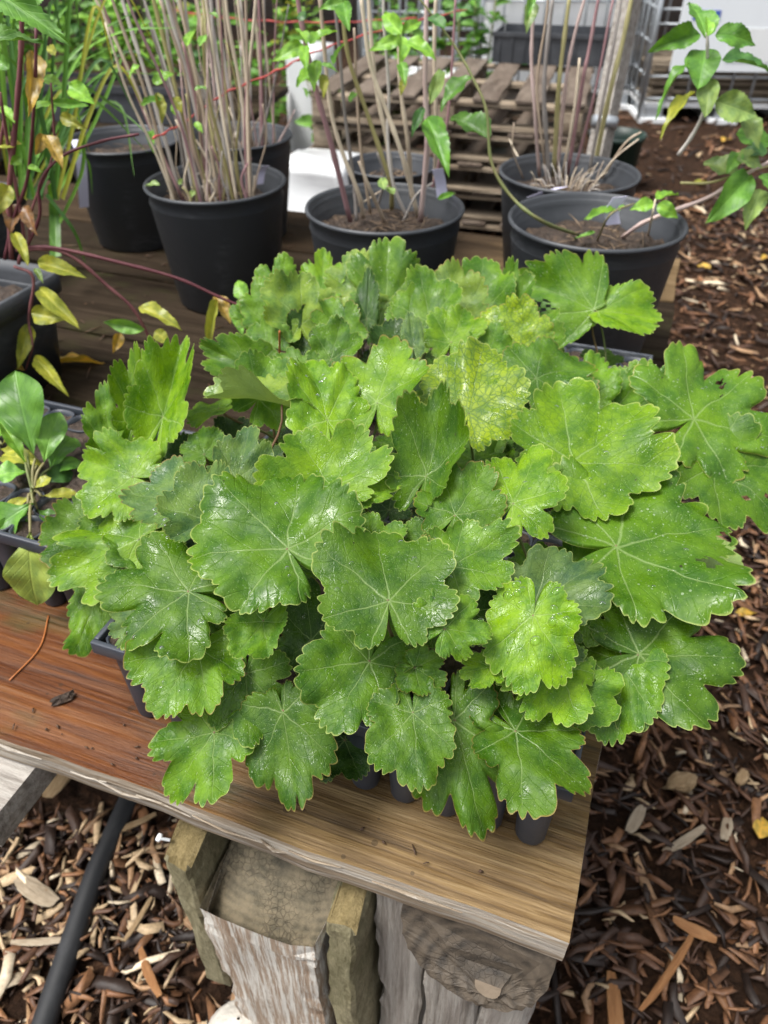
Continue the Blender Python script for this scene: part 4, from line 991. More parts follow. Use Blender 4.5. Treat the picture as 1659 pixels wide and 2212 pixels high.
leaves_px(S3, [(868, 75, 820, 18, 36, 'b'), (868, 70, 912, 42, 26, 'b'), (862, 85, 800, 105, 28, 'b'), (868, 78, 868, 130, 36, 'b'), (880, 88, 942, 117, 34, 'b'), (868, 135, 874, 180, 24, 'v'), (872, 170, 868, 200, 16, 'y')], Y3 - .02, OV)
leaves_px(S3, [(662, 95, 640, 48, 30, 'b'), (668, 95, 727, 60, 34, 'b'), (655, 95, 594, 127, 32, 'b'), (662, 97, 657, 145, 24, 'b'), (685, 130, 675, 187, 30, 'b'), (680, 152, 638, 182, 26, 'b'), (695, 160, 705, 200, 20, 'y'), (690, 140, 730, 150, 22, 'v'), (655, 190, 665, 208, 10, 'v'), (720, 140, 740, 90, 18, 'v')], Y3 - .04, OV)
leaves_px(S3, [(745, 5, 690, 14, 26, 'v'), (742, 5, 750, 60, 34, 'g'), (660, 40, 640, 25, 22, 'd'), (928, 225, 955, 138, 28, 'p'), (915, 232, 888, 288, 22, 'd'), (923, 255, 968, 370, 52, 'g'), (755, 220, 770, 190, 12, 'v'), (830, 410, 822, 380, 22, 'p'), (850, 420, 835, 400, 20, 'p'), (945, 430, 985, 415, 14, 'v')], Y3 - .07, OV)
S4 = empty('tall_caned_shrub', p4 + Vector((0, 0, .2)), label='shrub of tall purple grey and yellow canes rising from a matted crown', cat='shrub', group=GS)
CAN4 = [([(1165, 380), (1156, 250), (1148, 140), (1150, 60), (1152, -20)], 4.0, 'stickp'), ([(1186, 385), (1176, 230), (1178, 140), (1196, -20)], 5.0, 'stickg'), ([(1196, 380), (1206, 200), (1213, 130), (1232, -20)], 5.0, 'sticky'), ([(1204, 376), (1222, 180), (1240, 80), (1268, -20)], 3.8, 'stickp'),
        ([(1226, 378), (1258, 180), (1272, 110), (1296, -20)], 4.2, 'stickp'), ([(1215, 382), (1240, 240), (1252, 125)], 3.2, 'stick'), ([(1282, 372), (1315, 210), (1345, 90), (1368, -20)], 5.4, 'sticky'), ([(1272, 376), (1300, 230), (1330, 70), (1345, -20)], 3.6, 'stickg'), ([(1240, 376), (1285, 200), (1328, -20)], 3.0, 'stickp'), ([(1180, 382), (1170, 300), (1160, 180), (1180, 40), (1185, -20)], 3.0, 'stick'),
        ([(1130, 385), (1108, 325), (1110, 265)], 1.6, 'stick'), ([(1300, 385), (1350, 310), (1385, 285)], 2.6, 'stick'), ([(1290, 390), (1330, 340), (1380, 300)], 2.0, 'stick'), ([(1100, 300), (1120, 340), (1160, 392)], 1.4, 'stick')]
for pts, r, m_ in CAN4:
    b = atz(*pts[0], BENCH + .205 * 1.04); w_ = [b] + [aty(x, y, b.y * .7 + p4.y * .3) for x, y in pts[1:]]
    stem(S4, w_, r * .001, r * .00075, M[m_])
rs4 = random.Random(4)
for i in range(40):
    a = rs4.uniform(0, 6.28); d = rs4.uniform(0, .07); b = p4 + Vector((math.cos(a) * d, math.sin(a) * d, .205)); e = b + Vector((math.cos(a) * rs4.uniform(.01, .05), math.sin(a) * .03, rs4.uniform(.01, .06)))
    stem(S4, [b, b.lerp(e, .5) + Vector((0, 0, .01)), e], .0014, .0007, M[rs4.choice(['stick', 'stickg'])], nodes=False, n=2)
leaves_px(S4, [(1150, 5, 1140, 60, 30, 'p'), (1152, -30, 1138, 40, 22, 'v')], p4.y, OV)
S5 = empty('trailing_shrub', p5 + Vector((0, 0, .2)), label='trailing shrub with long bare shoots and glossy oval leaf clusters', cat='shrub', group=GS)
Y5 = p5.y
b = atz(1250, 508, BENCH + .215); stem(S5, [b] + [aty(x, y, Y5 - .10 + .02 * i) for i, (x, y) in enumerate(((1175, 480), (1107, 428), (1062, 352), (1051, 240), (1023, 172), (995, 120), (955, 60), (900, -10)))], .0032, .0014, M['greenstem'])
b = atz(1345, 512, BENCH + .215); stem(S5, [b] + [aty(x, y, Y5) for x, y in ((1400, 476), (1527, 428), (1595, 385), (1680, 340))], .0038, .003, M['stickp'])
b2 = aty(1527, 428, Y5); stem(S5, [aty(1470, 395, Y5), aty(1530, 395, Y5), aty(1600, 375, Y5), aty(1690, 350, Y5)], .0022, .002, M['sticky'])
stem(S5, [aty(1465, 335, Y5 + .05), aty(1500, 285, Y5 + .04), aty(1526, 220, Y5 + .03), aty(1528, 110, Y5), aty(1527, 70, Y5)], .0036, .002, M['stickg'])
stem(S5, [atz(1400, 508, BENCH + .215), aty(1408, 470, Y5 - .02), aty(1416, 430, Y5 - .02)], .002, .0015, M['stick'])
stem(S5, [atz(1290, 520, BENCH + .215), aty(1310, 475, Y5 - .05), aty(1330, 455, Y5 - .05), aty(1370, 440, Y5 - .03)], .0018, .0014, M['greenstem'])
leaves_px(S5, [(1525, 82, 1500, -15, 64, 'g'), (1512, 74, 1407, 103, 44, 'g'), (1546, 74, 1643, 80, 44, 'g'), (1525, 106, 1508, 183, 74, 'g'), (1528, 78, 1533, 26, 22, 'b'), (1560, 130, 1668, 142, 56, 'd'), (1488, 134, 1407, 222, 36, 'g'), (1536, 170, 1522, 247, 46, 'p'), (1500, 200, 1424, 272, 30, 'y'), (1545, 218, 1636, 250, 62, 'p'), (1598, 245, 1655, 302, 46, 'p')], Y5, OV)
leaves_px(S5, [(1590, 290, 1680, 305, 52, 'g'), (1592, 378, 1524, 344, 58, 'p'), (1592, 340, 1655, 345, 46, 'p'), (1622, 378, 1537, 472, 66, 'g'), (1645, 410, 1612, 482, 46, 'p'), (1600, 330, 1570, 370, 30, 'v'), (1655, 320, 1600, 330, 40, 'd'), (1640, 380, 1690, 420, 50, 'g')], Y5, OV)
leaves_px(S5, [(1412, 440, 1364, 448, 30, 'b'), (1416, 430, 1467, 414, 34, 'b'), (1420, 442, 1466, 466, 30, 'b'), (1330, 455, 1262, 466, 16, 'b'), (1330, 455, 1300, 445, 16, 'v'), (1335, 455, 1350, 440, 10, 'v')], Y5 - .03, OV)
leaves_px(S5, [(1017, 166, 946, 222, 50, 'g'), (1057, 303, 976, 243, 56, 'g'), (1285, 500, 1245, 512, 8, 'v'), (960, 62, 925, 30, 30, 'd')], Y5 + .02, OV)

# ------------------------------------------------------------------ left side: square tub with yellowing plant, strap grass, rosettes
def tub(a0, b0, wd, dp, hh, label):
    r = empty('square_tub', bw(a0, b0), BANG, label=label, cat='plant tub')
    v, f = [], []
    prof = [(-.03, .0), (-.028, .0), (-.012, hh - .04), (-.012, hh - .035), (.0, hh - .034), (.002, hh), (-.004, hh + .002), (-.008, hh - .02), (-.012, hh - .05)]
    for o_, z in prof:
        c = .03
        for (sx, sy, a1) in ((1, 1, 0), (-1, 1, 90), (-1, -1, 180), (1, -1, 270)):
            for k in range(5):
                q = R(a1 + 90 * k / 4); v.append((sx * (wd / 2 - c + o_) + c * math.cos(q) - wd / 2, sy * (dp / 2 - c + o_) + c * math.sin(q) + dp / 2, z))
    for i in range(len(prof) - 1):
        for k in range(20): k2 = (k + 1) % 20; f.append((i * 20 + k, i * 20 + k2, i * 20 + 20 + k2, i * 20 + 20 + k))
    f.append(tuple(range(19, -1, -1))); obj('tub_wall', (v, f), M['pot'], r)
    s = MB(); v2 = [(-wd + .012 + (wd - .024) * i / 12, .012 + (dp - .024) * j / 12, hh - .045 + rnd.uniform(-.005, .006)) for i in range(13) for j in range(13)]
    f2 = [(i * 13 + j, (i + 1) * 13 + j, (i + 1) * 13 + j + 1, i * 13 + j + 1) for i in range(12) for j in range(12)]
    obj('soil', (v2, f2), M['soil'], r); return r
tub(1.035, .40, .33, .33, .19, 'square black plastic tub holding the red stemmed yellowing plant')
tub(1.40, .74, .34, .34, .20, 'square black tub holding the strap leaved grass')
YL = empty('red_stemmed_plant', bw(1.12, .58, .145), label='straggly red stemmed plant with yellowing oval leaves in the square tub', cat='plant')
Yl = YL.location.y
for pts, r in (([(25, 560), (20, 420), (35, 250), (45, 120), (48, 20), (50, -20)], 4.2), ([(10, 560), (30, 470), (60, 380), (75, 200), (78, 60)], 3), ([(40, 570), (50, 500), (20, 330), (0, 200)], 3), ([(45, 560), (85, 470), (85, 400), (130, 340), (220, 305), (300, 290)], 2.6),
               ([(30, 575), (72, 600), (62, 690), (70, 745), (55, 800)], 2.6), ([(35, 540), (110, 538), (165, 560), (235, 620), (290, 670), (335, 755)], 3.2), ([(35, 535), (120, 536), (250, 565), (380, 600), (470, 640), (545, 672)], 3.2), ([(-20, 680), (20, 740), (50, 790)], 2.0), ([(-5, 570), (-10, 400), (10, 250)], 3), ([(60, 570), (70, 450), (115, 330), (110, 180)], 2)):
    w_ = [aty(x, y, Yl - .0 if i < 3 else Yl - .02 * (len(pts) < 6)) for i, (x, y) in enumerate(pts)]; w_[0] = w_[0]
    stem(YL, w_, r * .001, r * .0007, M['redstem'])
leaves_px(YL, [(70, 112, 74, 228, 40, 'o', .5), (95, 168, 132, 182, 26, 'b'), (150, 182, 200, 222, 38, 'b'), (60, 242, 112, 214, 24, 'b'), (112, 220, 190, 228, 20, 'v'), (-5, 312, 46, 308, 32, 'y'), (98, 292, 136, 352, 34, 'o', .6), (95, 290, 78, 332, 26, 'o', .3), (45, 340, 22, 355, 20, 'b'), (60, 360, 90, 368, 14, 'b'), (20, 400, -10, 460, 40, 'y', .3), (40, 440, 18, 498, 38, 'r', .6), (55, 445, 70, 500, 30, 'r', .8), (32, 502, 58, 566, 28, 'y', .2), (82, 566, 180, 596, 38, 'y', .3), (75, 580, 92, 606, 14, 'p'), (85, 622, 162, 702, 36, 'y', .3), (68, 675, 138, 690, 40, 'y', .15), (62, 700, 42, 790, 32, 'y', .3), (52, 800, -15, 768, 26, 'Y', .3), (75, 770, 142, 850, 30, 'y', .3), (300, 664, 390, 698, 36, 'y', .4), (312, 712, 220, 696, 30, 'v', .2), (335, 715, 365, 742, 28, 'y'), (465, 640, 500, 690, 34, 'o', .4), (470, 645, 445, 755, 18, 'y'), (260, 720, 245, 760, 24, 'Y', .4), (130, 250, 178, 275, 26, 'y', .4), (60, 60, 30, 50, 20, 'g'), (20, 150, -10, 120, 30, 'g'), (120, 120, 100, 90, 20, 'y', .3), (0, 230, 30, 260, 26, 'b')], Yl - .01, [OV[0], OV[3], OV[1]], up=.35)
leaves_px(YL, [(530, 645, 508, 602, 36, 'b'), (515, 655, 520, 720, 34, 'v')], Yl - .08, OV)
leaves_px(YL, [(-25, -30, 136, 80, 64, 'g'), (-40, 88, 89, 77, 46, 'g'), (40, 10, 110, -30, 40, 'g')], Yl - .25, [SER], up=.5)
fl = empty('fallen_leaf', atz(105, 785, BENCH + .006), label='long yellow fallen leaf lying on the wet bench planks', cat='leaf')
leaf_at(fl, fl.location, OV[3], atz(100, 786, BENCH + .006), atz(222, 772, BENCH + .012), 36, 'Y', .1, 0, 1)
GR = empty('strap_grass', bw(1.50, .92, .16), label='clump of narrow green strap grass with arching wet blades', cat='grass')
rg = random.Random(8)
def blade(root, pts, w_, col, name='blade'):
    s = spline(pts, 6); v, f, uv = [], [], []; P = root.location; n = len(s)
    for i, p in enumerate(s):
        t = (s[min(i + 1, n - 1)] - s[max(0, i - 1)]).normalized(); sd_ = t.cross((CAMP - p).normalized() * .6 + Vector((0, 0, .5))).normalized(); k = i / (n - 1); ww = w_ * (1 - k ** 3) * .5 + .0003
        for j in (-1, 0, 1): v.append(p + sd_ * j * ww + (sd_.cross(t)) * (abs(j) * ww * .3) - P); uv.append((j * .1, k))
    for i in range(n - 1):
        for j in range(2): a = i * 3 + j; f.append((a, a + 1, a + 4, a + 3))
    me = mkmesh(name, v, f, M['grass']); ul = me.uv_layers.new(name='UVMap')
    for li, lp in enumerate(me.loops): ul.data[li].uv = uv[lp.vertex_index]
    o = bpy.data.objects.new(name, me); link(o, root); q = LC[col]; k = rg.uniform(.75, 1.2); o.color = (q[0] * k, q[1] * k, q[2] * k, 0); return o
gy = GR.location.y
for pts, w_ in (([(120, 555), (118, 460), (108, 370), (100, 330)], .022), ([(130, 480), (175, 380), (180, 300), (165, 230)], .008), ([(60, 420), (90, 300), (150, 160), (240, 100)], .009), ([(60, 400), (100, 250), (190, 210), (320, 330)], .008), ([(50, 420), (70, 260), (150, 180), (260, 240), (330, 300)], .007), ([(40, 300), (30, 180), (20, 60), (0, -20)], .009), ([(55, 330), (70, 180), (110, 60), (170, -10)], .009),
                ([(80, 360), (140, 250), (220, 160), (330, 160)], .006), ([(70, 330), (120, 170), (200, 80), (300, 20)], .007), ([(45, 380), (30, 280), (-10, 200)], .01), ([(100, 420), (160, 500), (185, 570)], .007), ([(55, 350), (95, 160), (90, 30), (60, -20)], .008), ([(90, 400), (150, 330), (190, 350), (200, 420)], .006), ([(100, 380), (180, 250), (260, 230), (290, 380)], .007), ([(80, 340), (160, 140), (260, 70), (380, 60)], .006), ([(60, 380), (60, 250), (40, 150), (-20, 100)], .009)):
    blade(GR, [aty(x, y, gy + rg.uniform(-.05, .05) + .0) for x, y in pts], w_, rg.choice('gggvd'))
for i in range(18):
    x0, x1 = rg.uniform(20, 140), rg.uniform(-80, 420); yt = rg.uniform(-20, 260); b = aty(x0, 430, gy + rg.uniform(-.08, .1))
    blade(GR, [b, aty((x0 * .7 + x1 * .3), 260, b.y), aty((x0 * .35 + x1 * .65), yt - rg.uniform(-10, 60), b.y), aty(x1, yt + rg.uniform(0, 90), b.y)], rg.uniform(.004, .009), rg.choice('gvydd'))
RO = empty('rosette_plant', atz(75, 1075, BENCH + .12), label='rosette plant with long paddle leaves and one red spotted hanging leaf', cat='plant', group='rosette plants in the plug tray')
def rosette(root, rows, up=.5):
    P = root.location; base = P + Vector((0, 0, .004))
    for i, (jx, jy, tx, ty, w_, c, bl, hj, ht) in enumerate(rows):
        J = atz(jx, jy, BENCH + hj); T = atz(tx, ty, BENCH + ht)
        l = leaf_at(root, P, PAD[i % 2], J, T, w_, c, bl, rnd.uniform(-12, 12), up)
        d = (J - base); 
        if d.length > .012: stem(root, [base, base + d * .5 + Vector((0, 0, .008)), J], .0022, .0016, M['greenstem'], 'petiole', 4, False)
rosette(RO, [(76, 990, 22, 798, 104, 'g', 0, .155, .25), (80, 1005, -8, 965, 48, 'y', .1, .145, .16), (86, 1025, 18, 998, 50, 'd', 0, .135, .14), (108, 1012, 152, 918, 62, 'g', 0, .14, .16), (74, 1055, 106, 1030, 26, 'y', .1, .14, .15), (70, 1072, -5, 1105, 26, 'y', .5, .13, .13), (72, 1088, -40, 1150, 84, 'g', 0, .135, .12), (65, 1150, 60, 1322, 104, 's', .16, .13, .05), (90, 1072, 165, 1062, 32, 'y', .2, .13, .13), (112, 1022, 168, 985, 30, 'g', 0, .13, .14), (60, 985, 95, 900, 40, 'y', 0, .15, .18), (55, 1000, 5, 905, 30, 'b', 0, .15, .2), (80, 1100, 130, 1130, 40, 'g', 0, .12, .12), (95, 1000, 120, 880, 54, 'v', 0, .15, .20), (60, 1020, -10, 1020, 46, 'v', 0, .14, .15), (90, 1040, 160, 1010, 40, 'd', 0, .13, .13), (60, 1090, 10, 1180, 60, 'v', .05, .13, .10)])
RO2 = empty('rosette_plant', atz(-15, 960, BENCH + .12), label='yellow green rosette plant behind the paddle leaved rosette', cat='plant', group='rosette plants in the plug tray')
rosette(RO2, [(-5, 950, 40, 880, 30, 'b', 0, .14, .17), (5, 960, 60, 900, 26, 'y', 0, .14, .15), (-5, 940, 20, 850, 30, 'v', 0, .14, .19), (0, 970, 70, 985, 26, 'y', .2, .13, .14), (-20, 960, -50, 880, 40, 'g', 0, .14, .16)])

# ------------------------------------------------------------------ behind the bench: pallets, crates, white sacks, cages, post, far plants
PB = mkmesh('deck_board', *rough_box(-.5, .5, -.058, .058, -.009, .009, 201, 6, 2, 1, .003), M['palletd'], False)
PE = mkmesh('lead_board', *rough_box(-.6, .6, -.05, .05, -.010, .010, 204, 6, 2, 1, .003), M['pallet'], False)
PK = mkmesh('block', *rough_box(-.05, .05, -.06, .06, -.036, .036, 205, 3, 3, 2, .002), M['pallet'], False)
pc = aty(985, 360, 4.15); pang = R(-15)
for k in range(5):
    r = empty('wooden_pallet', (pc.x + .03 * math.sin(k * 2.3), pc.y + .03 * math.sin(k * 3.1), .004 + k * .128), pang + R(2.0 * math.sin(k * 1.7)),
              label=['weathered pallet at the bottom of the stack on the mulch', 'second pallet up in the weathered stack', 'middle pallet of the weathered stack', 'pallet just below the dark wet topmost pallet', 'dark wet pallet topmost of the stack under the black crate'][k], cat='pallet', group='stacked wooden pallets')
    Rz = Matrix.Rotation(R(90), 4, 'Z')
    for yy in (-.445, 0, .445):
        inst('bottom_board', PE, Matrix.Translation((0, yy, .010)), r); inst('lead_board', PE, Matrix.Translation((0, yy, .0985)), r)
        for xx in (-.54, 0, .54): inst('block', PK, Matrix.Translation((xx, yy, .0552)), r)
    for i in range(7): inst('deck_board', PB, Matrix.Translation((-.54 + i * .18, 0, .1182)) @ Rz, r)
PTOP = 5 * .128
def crate(x, y, z, rz, w_, d_, h_, label):
    r = empty('plastic_crate', (x, y, z), rz, label=label, cat='crate', group='black crates on the pallets')
    m_ = MB(); t = .006
    obj('floor_panel', box(-w_ / 2 + t, w_ / 2 - t, -d_ / 2 + t, d_ / 2 - t, 0, .006), M['pot'], r, False)
    for sx in (-1, 1):
        obj('side_panel', box(sx * w_ / 2 - t / 2, sx * w_ / 2 + t / 2, -d_ / 2, d_ / 2, 0, h_, .0015), M['pot'], r, False); obj('end_panel', box(-w_ / 2 + t, w_ / 2 - t, sx * d_ / 2 - t / 2, sx * d_ / 2 + t / 2, 0, h_, .0015), M['pot'], r, False)
    for i in range(9): obj('rib', box(-w_ / 2 + (i + .5) * w_ / 9 - .004, -w_ / 2 + (i + .5) * w_ / 9 + .004, -d_ / 2 - .010, -d_ / 2 - .0032, 0, h_, .001), M['pot'], r, False)
    obj('rim', box(-w_ / 2 - .01, w_ / 2 + .01, -d_ / 2 - .012, -d_ / 2 - .0032, h_ - .015, h_ + .006, .002), M['pot'], r, False)
cc = aty(1195, 118, 4.55)
for k in range(1): crate(cc.x, 4.6, PTOP + .002 + k * .20, pang, .56, .36, .13, ['black ribbed crate resting on the top pallet', 'black ribbed crate stacked upon the other crate'][k])
# white sack and white container
def sack(px0, px1, py1, Y, h_, dpt, label, seed):
    c = aty((px0 + px1) / 2, py1, Y); w_ = (px1 - px0) * depth(c) / 1662; rr = random.Random(seed)
    v, f = [], []; NX, NZ = 10, 12
    for k in range(NZ + 1):
        t = k / NZ
        for i in range(28):
            a = 2 * math.pi * i / 28; ca, sa = math.cos(a), math.sin(a); e = .28
            x = math.copysign(abs(ca) ** e, ca) * w_ / 2; y = math.copysign(abs(sa) ** e, sa) * dpt / 2
            b = 1 + .05 * math.sin(t * 9 + a * 3 + seed) + .04 * math.sin(a * 5 + t * 4) - .03 * t ** 6
            v.append((x * b, y * b + .02 * math.sin(t * 7 + i), t * h_))
    for k in range(NZ):
        for i in range(28): i2 = (i + 1) % 28; f.append((k * 28 + i, k * 28 + i2, k * 28 + 28 + i2, k * 28 + 28 + i))
    f.append(tuple(NZ * 28 + i for i in range(28)))
    o = obj('white_sack', (v, f), M['white'], None, True, loc=(c.x, c.y, .003)); o.rotation_euler.z = pang
    tag(o, label, 'sack', 'white plastic sacks on the ground'); return o
sack(632, 770, 500, 3.55, .42, .3, 'white crumpled plastic sack standing beside the pink caned pot', 3)
sack(636, 715, 250, 5.2, .62, .3, 'small white plastic sack standing farther back among the far pots', 5)
# weathered pale post leaning behind the caned shrub
bp = aty(1290, 345, 2.35); tp = aty(1372, -60, 2.5); bp0 = Vector((bp.x - .06, bp.y, 0))
po = empty('garden_stake', bp0, label='pale weathered wooden stake leaning behind the tall canes', cat='stake')
obj('shaft', shift(tube([bp0, bp0.lerp(bp, .5), bp, bp.lerp(tp, .5), tp, tp + (tp - bp) * .6], [.034] * 6, 4), bp0), M['greywood'], po, False)
obj('tie_band', shift(tube([bp + (tp - bp) * .18, bp + (tp - bp) * .24], .038, 12), bp0), M['steel'], po)
# dark round bucket near the stake
bk = atz(1322, 300, .28); bo = empty('dark_bucket', (bk.x + .05, bk.y + .1, .002), label='dark green bucket on the mulch behind the stake', cat='bucket')
v, f = lathe([(.0, 0), (.12, 0), (.15, .26), (.158, .262), (.158, .285), (.148, .285), (.14, .2)], 32); obj('bucket_wall', (v, f), mat_plain('green_plastic', (.02, .045, .035), .4, .2, 20), bo)

# wire cages
BARH = mkmesh('cage_bar', *tube([(-.6, 0, 0), (.6, 0, 0)], .009, 8), M['steel']); BARV = mkmesh('cage_bar', *tube([(0, 0, 0), (0, 0, 1.02)], .009, 8), M['steel'])
BARD = mkmesh('cage_bar', *tube([(0, -.5, 0), (0, .5, 0)], .009, 8), M['steel'])
def cage(x, y, rz, label, fill='boards', sign=False):
    r = empty('wire_cage', (x, y, .0), rz, label=label, cat='cage', group='wire cages behind the pallets')
    zs = [.16, .30, .50, .70, .90, 1.12]
    for z in zs:
        for sy in (-1, 1): inst('cage_bar', BARH, Matrix.Translation((0, sy * .5, z)), r)
        for sx in (-1, 1): inst('cage_bar', BARD, Matrix.Translation((sx * .6, 0, z + .0005)), r)
    for i in range(9):
        for sy in (-1, 1): inst('cage_bar', BARV, Matrix.Translation((-.592 + i * .148, sy * .512, .13)), r)
    for i in range(6):
        for sx in (-1, 1): inst('cage_bar', BARV, Matrix.Translation((sx * .612, -.42 + i * .168, .13)), r)
    for sx in (-1, 1): obj('corner_tube', tube([(sx * .6, -.5, .02), (sx * .6, -.5, 1.2)], .018, 10), M['steel'], r)
    for xx in (-.5, 0, .5): obj('skid', box(xx - .1, xx + .1, -.53, .53, .0, .035, .004), M['white'], r, False)
    for xx in (-.5, 0, .5): obj('foot', box(xx - .06, xx + .06, -.5, .5, .0355, .10, .004), M['steel'], r, False)
    obj('base_panel', box(-.6, .6, -.49, .49, .1005, .125, .003), M['white'], r, False)
    return r
c1 = atz(1385, 268, .0); cg = cage(c1.x + .62, c1.y + .5, R(-4), 'galvanised wire cage of stacked boards with a white sign panel')
lx, ly = cg.location.x, cg.location.y
BRD = mkmesh('stored_board', *rough_box(-.55, .55, -.05, .05, -.014, .014, 301, 6, 2, 1, .003), M['pallet'], False)
k = 0
stk = empty('board_stack', (lx, ly, .126), R(-4), label='brown boards stacked inside the galvanised wire cage', cat='boards')
for lay in range(5):
    for j in range(6):
        inst('board', BRD, Matrix.Translation((rnd.uniform(-.02, .02), -.40 + j * .155 + rnd.uniform(-.02, .02), .016 + lay * .052)) @ Matrix.Rotation(rnd.gauss(0, .03), 4, 'Z') , stk)
    if lay < 4:
        for j in (-.4, .4): inst('spacer', mkmesh('spacer', *box(j - .02, j + .02, -.45, .45, -.011, .011), M['palletd'], False), Matrix.Translation((0, 0, .042 + lay * .052)), stk)
sg = empty('sign_panel', (lx, ly, 0), R(-4), label='white printed sign panel with a blue label hung on the wire cage', cat='sign')
obj('panel', box(-.46, .56, -.545, -.535, .34, .98, .002), M['paper'], sg, False)
obj('blue_label', box(-.38, -.20, -.5485, -.5455, .645, .70), M['blue'], sg, False)
obj('photo_print', box(-.10, .34, -.5485, -.5455, .40, .60), mat_plain('pale_print', (.78, .80, .80), .5, .1, 8), sg, False)
# white tank in its own cage, behind the pallets
for (px, Y, lab) in ((1230, 6.6, 'white plastic tank in a wire cage behind the black crates'),):
    c_ = aty(px, 60, Y); cg2 = cage(c_.x, Y + .55, R(-4), lab)
    obj('tank', box(-.56, .56, -.46, .46, .128, 1.15, .05), M['white'], cg2, True)
c_ = aty(985, 60, 6.9); cage(c_.x - .1, 7.4, R(-4), 'empty wire cage beside the white tank')

# far bench with trays of young plants
FB = empty('far_bench', (-2.6, 4.2, 0), R(-8), label='low far bench carrying black trays of young green plants', cat='bench')
for i in range(5): obj('plank', rough_box(-1.9, 1.9, i * .23, i * .23 + .22, .40, .44, 400 + i, 8, 2, 1), M['plankd'], FB, False)
for xx in (-1.7, 0, 1.7):
    for yy in (.1, 1.0): obj('leg', box(xx - .05, xx + .05, yy - .05, yy + .05, 0, .399), M['greywood'], FB, False)
SML = ovate_mesh('small_leaf', M['leafm'], .42, .04, .3, .25, .2, 11, 10, 2)
def bushy(loc, n, rad, hgt, label, cols, size, group, lname='leaf', sd_=0, cat='plant'):
    r = empty('young_plant', loc, label=label, cat=cat, group=group); rr = random.Random(sd_)
    ns = max(5, n // 12)
    tops = []
    for i in range(ns):
        a = rr.uniform(0, 6.28); d = rr.uniform(0, rad * .5); b = Vector((math.cos(a) * d, math.sin(a) * d, 0)); e = b * 1.9 + Vector((rr.gauss(0, rad * .2), rr.gauss(0, rad * .2), hgt * rr.uniform(.6, 1)))
        obj('stem', tube(spline([b, b.lerp(e, .5) + Vector((rr.gauss(0, .01), 0, 0)), e], 3), [.004] * 3 + [.003] * 4, 6), M['greenstem'], r); tops.append((b, e))
    for i in range(n):
        b, e = rr.choice(tops); J = b.lerp(e, rr.uniform(.25, 1.02)) ; a = rr.uniform(0, 6.28); L = size * rr.uniform(.6, 1.3)
        T = J + Vector((math.cos(a), math.sin(a), rr.uniform(-.3, .6))).normalized() * L
        mt, L = frame(J, T, Vector((rr.gauss(0, .3), rr.gauss(-.2, .3), 1)).normalized())
        o = inst(lname, SML, mt @ Matrix.Diagonal((L * .62, L, L, 1)), r); q = LC[rr.choice(cols)]; k_ = rr.uniform(.7, 1.25); o.color = (q[0] * k_, q[1] * k_, q[2] * k_, 0)
    return r
def far_tray(x, y, label):
    r = empty('nursery_tray', (x, y, .4415), R(-8), label=label, cat='plant tray', group='black trays on the far bench'); w_, d_, h_ = .54, .30, .16
    for sx in (-1, 1): obj('side_panel', box(sx * w_ / 2 - .004, sx * w_ / 2 + .004, -d_ / 2, d_ / 2, 0, h_), M['pot'], r, False); obj('end_panel', box(-w_ / 2 + .0045, w_ / 2 - .0045, sx * d_ / 2 - .004, sx * d_ / 2 + .004, 0, h_), M['pot'], r, False)
    obj('rim', box(-w_ / 2 - .012, w_ / 2 + .012, -d_ / 2 - .014, -d_ / 2 - .0045, h_ - .03, h_ + .003, .002), M['pot'], r, False)
    obj('soil', box(-w_ / 2 + .005, w_ / 2 - .005, -d_ / 2 + .005, d_ / 2 - .005, 0.001, h_ - .02), M['soil'], r, False)
GF = 'young green plants on the far bench'
labs = ['bushy lime green young plant in a far bench tray', 'leafy young plant with narrow stems on the far bench', 'dark green bushy young plant on the far bench', 'pale green spreading young plant on the far bench', 'low lime seedlings in a far bench tray', 'tall loose young plant on the far bench']
for i, x in enumerate((-3.6, -2.95, -2.3, -1.7, -1.1)):
    y = 4.45 - (x + 2.6) * .14; far_tray(x, y, ['far tray under the tall loose plant', 'far tray with bushy lime foliage beside the strap grass', 'far tray with narrow stemmed foliage', 'far tray with dark bushy foliage', 'far tray at the end of the far bench'][i])
    bushy((x - .1, y, .58), 70, .22, .40, 'bushy lime green plant in the ' + ['first', 'second', 'third', 'fourth', 'last'][i] + ' far bench tray', 'bvbg', .085, GF, sd_=50 + i)
    bushy((x + .12, y + .5, .443), 60, .25, .55, 'loose mid green plant standing behind the ' + ['first', 'second', 'third', 'fourth', 'last'][i] + ' far bench tray', 'vggd', .10, GF, sd_=70 + i)
for i, (px, py, Y, n, rad, hh, lab, cols) in enumerate(((1035, 130, 5.5, 150, .28, .95, 'dense green shrub standing beside the pallet stack', 'gdgd'), (560, 150, 5.6, 110, .35, .6, 'low green shrub behind the dry stems', 'vgg'), (745, 200, 4.6, 110, .3, .62, 'green shrub behind the pink canes', 'vgb'), (820, 120, 6.2, 100, .35, .8, 'tall green shrub behind the pink caned shrub', 'gvd'), (420, 110, 6.0, 110, .4, .8, 'green shrub beyond the far bench end', 'gvy'), (640, 60, 7.4, 130, .5, .9, 'yellow green shrub in front of the tree belt', 'vby'), (330, 60, 7.0, 140, .5, 1.0, 'spreading lime shrub beyond the far bench', 'vbb'), (130, 60, 6.6, 140, .5, 1.0, 'tall lime shrub beyond the strap grass', 'bvg'), (900, 40, 8.5, 130, .5, 1.1, 'tall dark shrub behind the empty wire cage', 'gd'))):
    c_ = aty(px, py, Y); bushy((c_.x, Y, 0), n, rad, hh, lab, cols, .11, 'green shrubs on the mulch behind the bench', sd_=90 + i, cat='shrub')
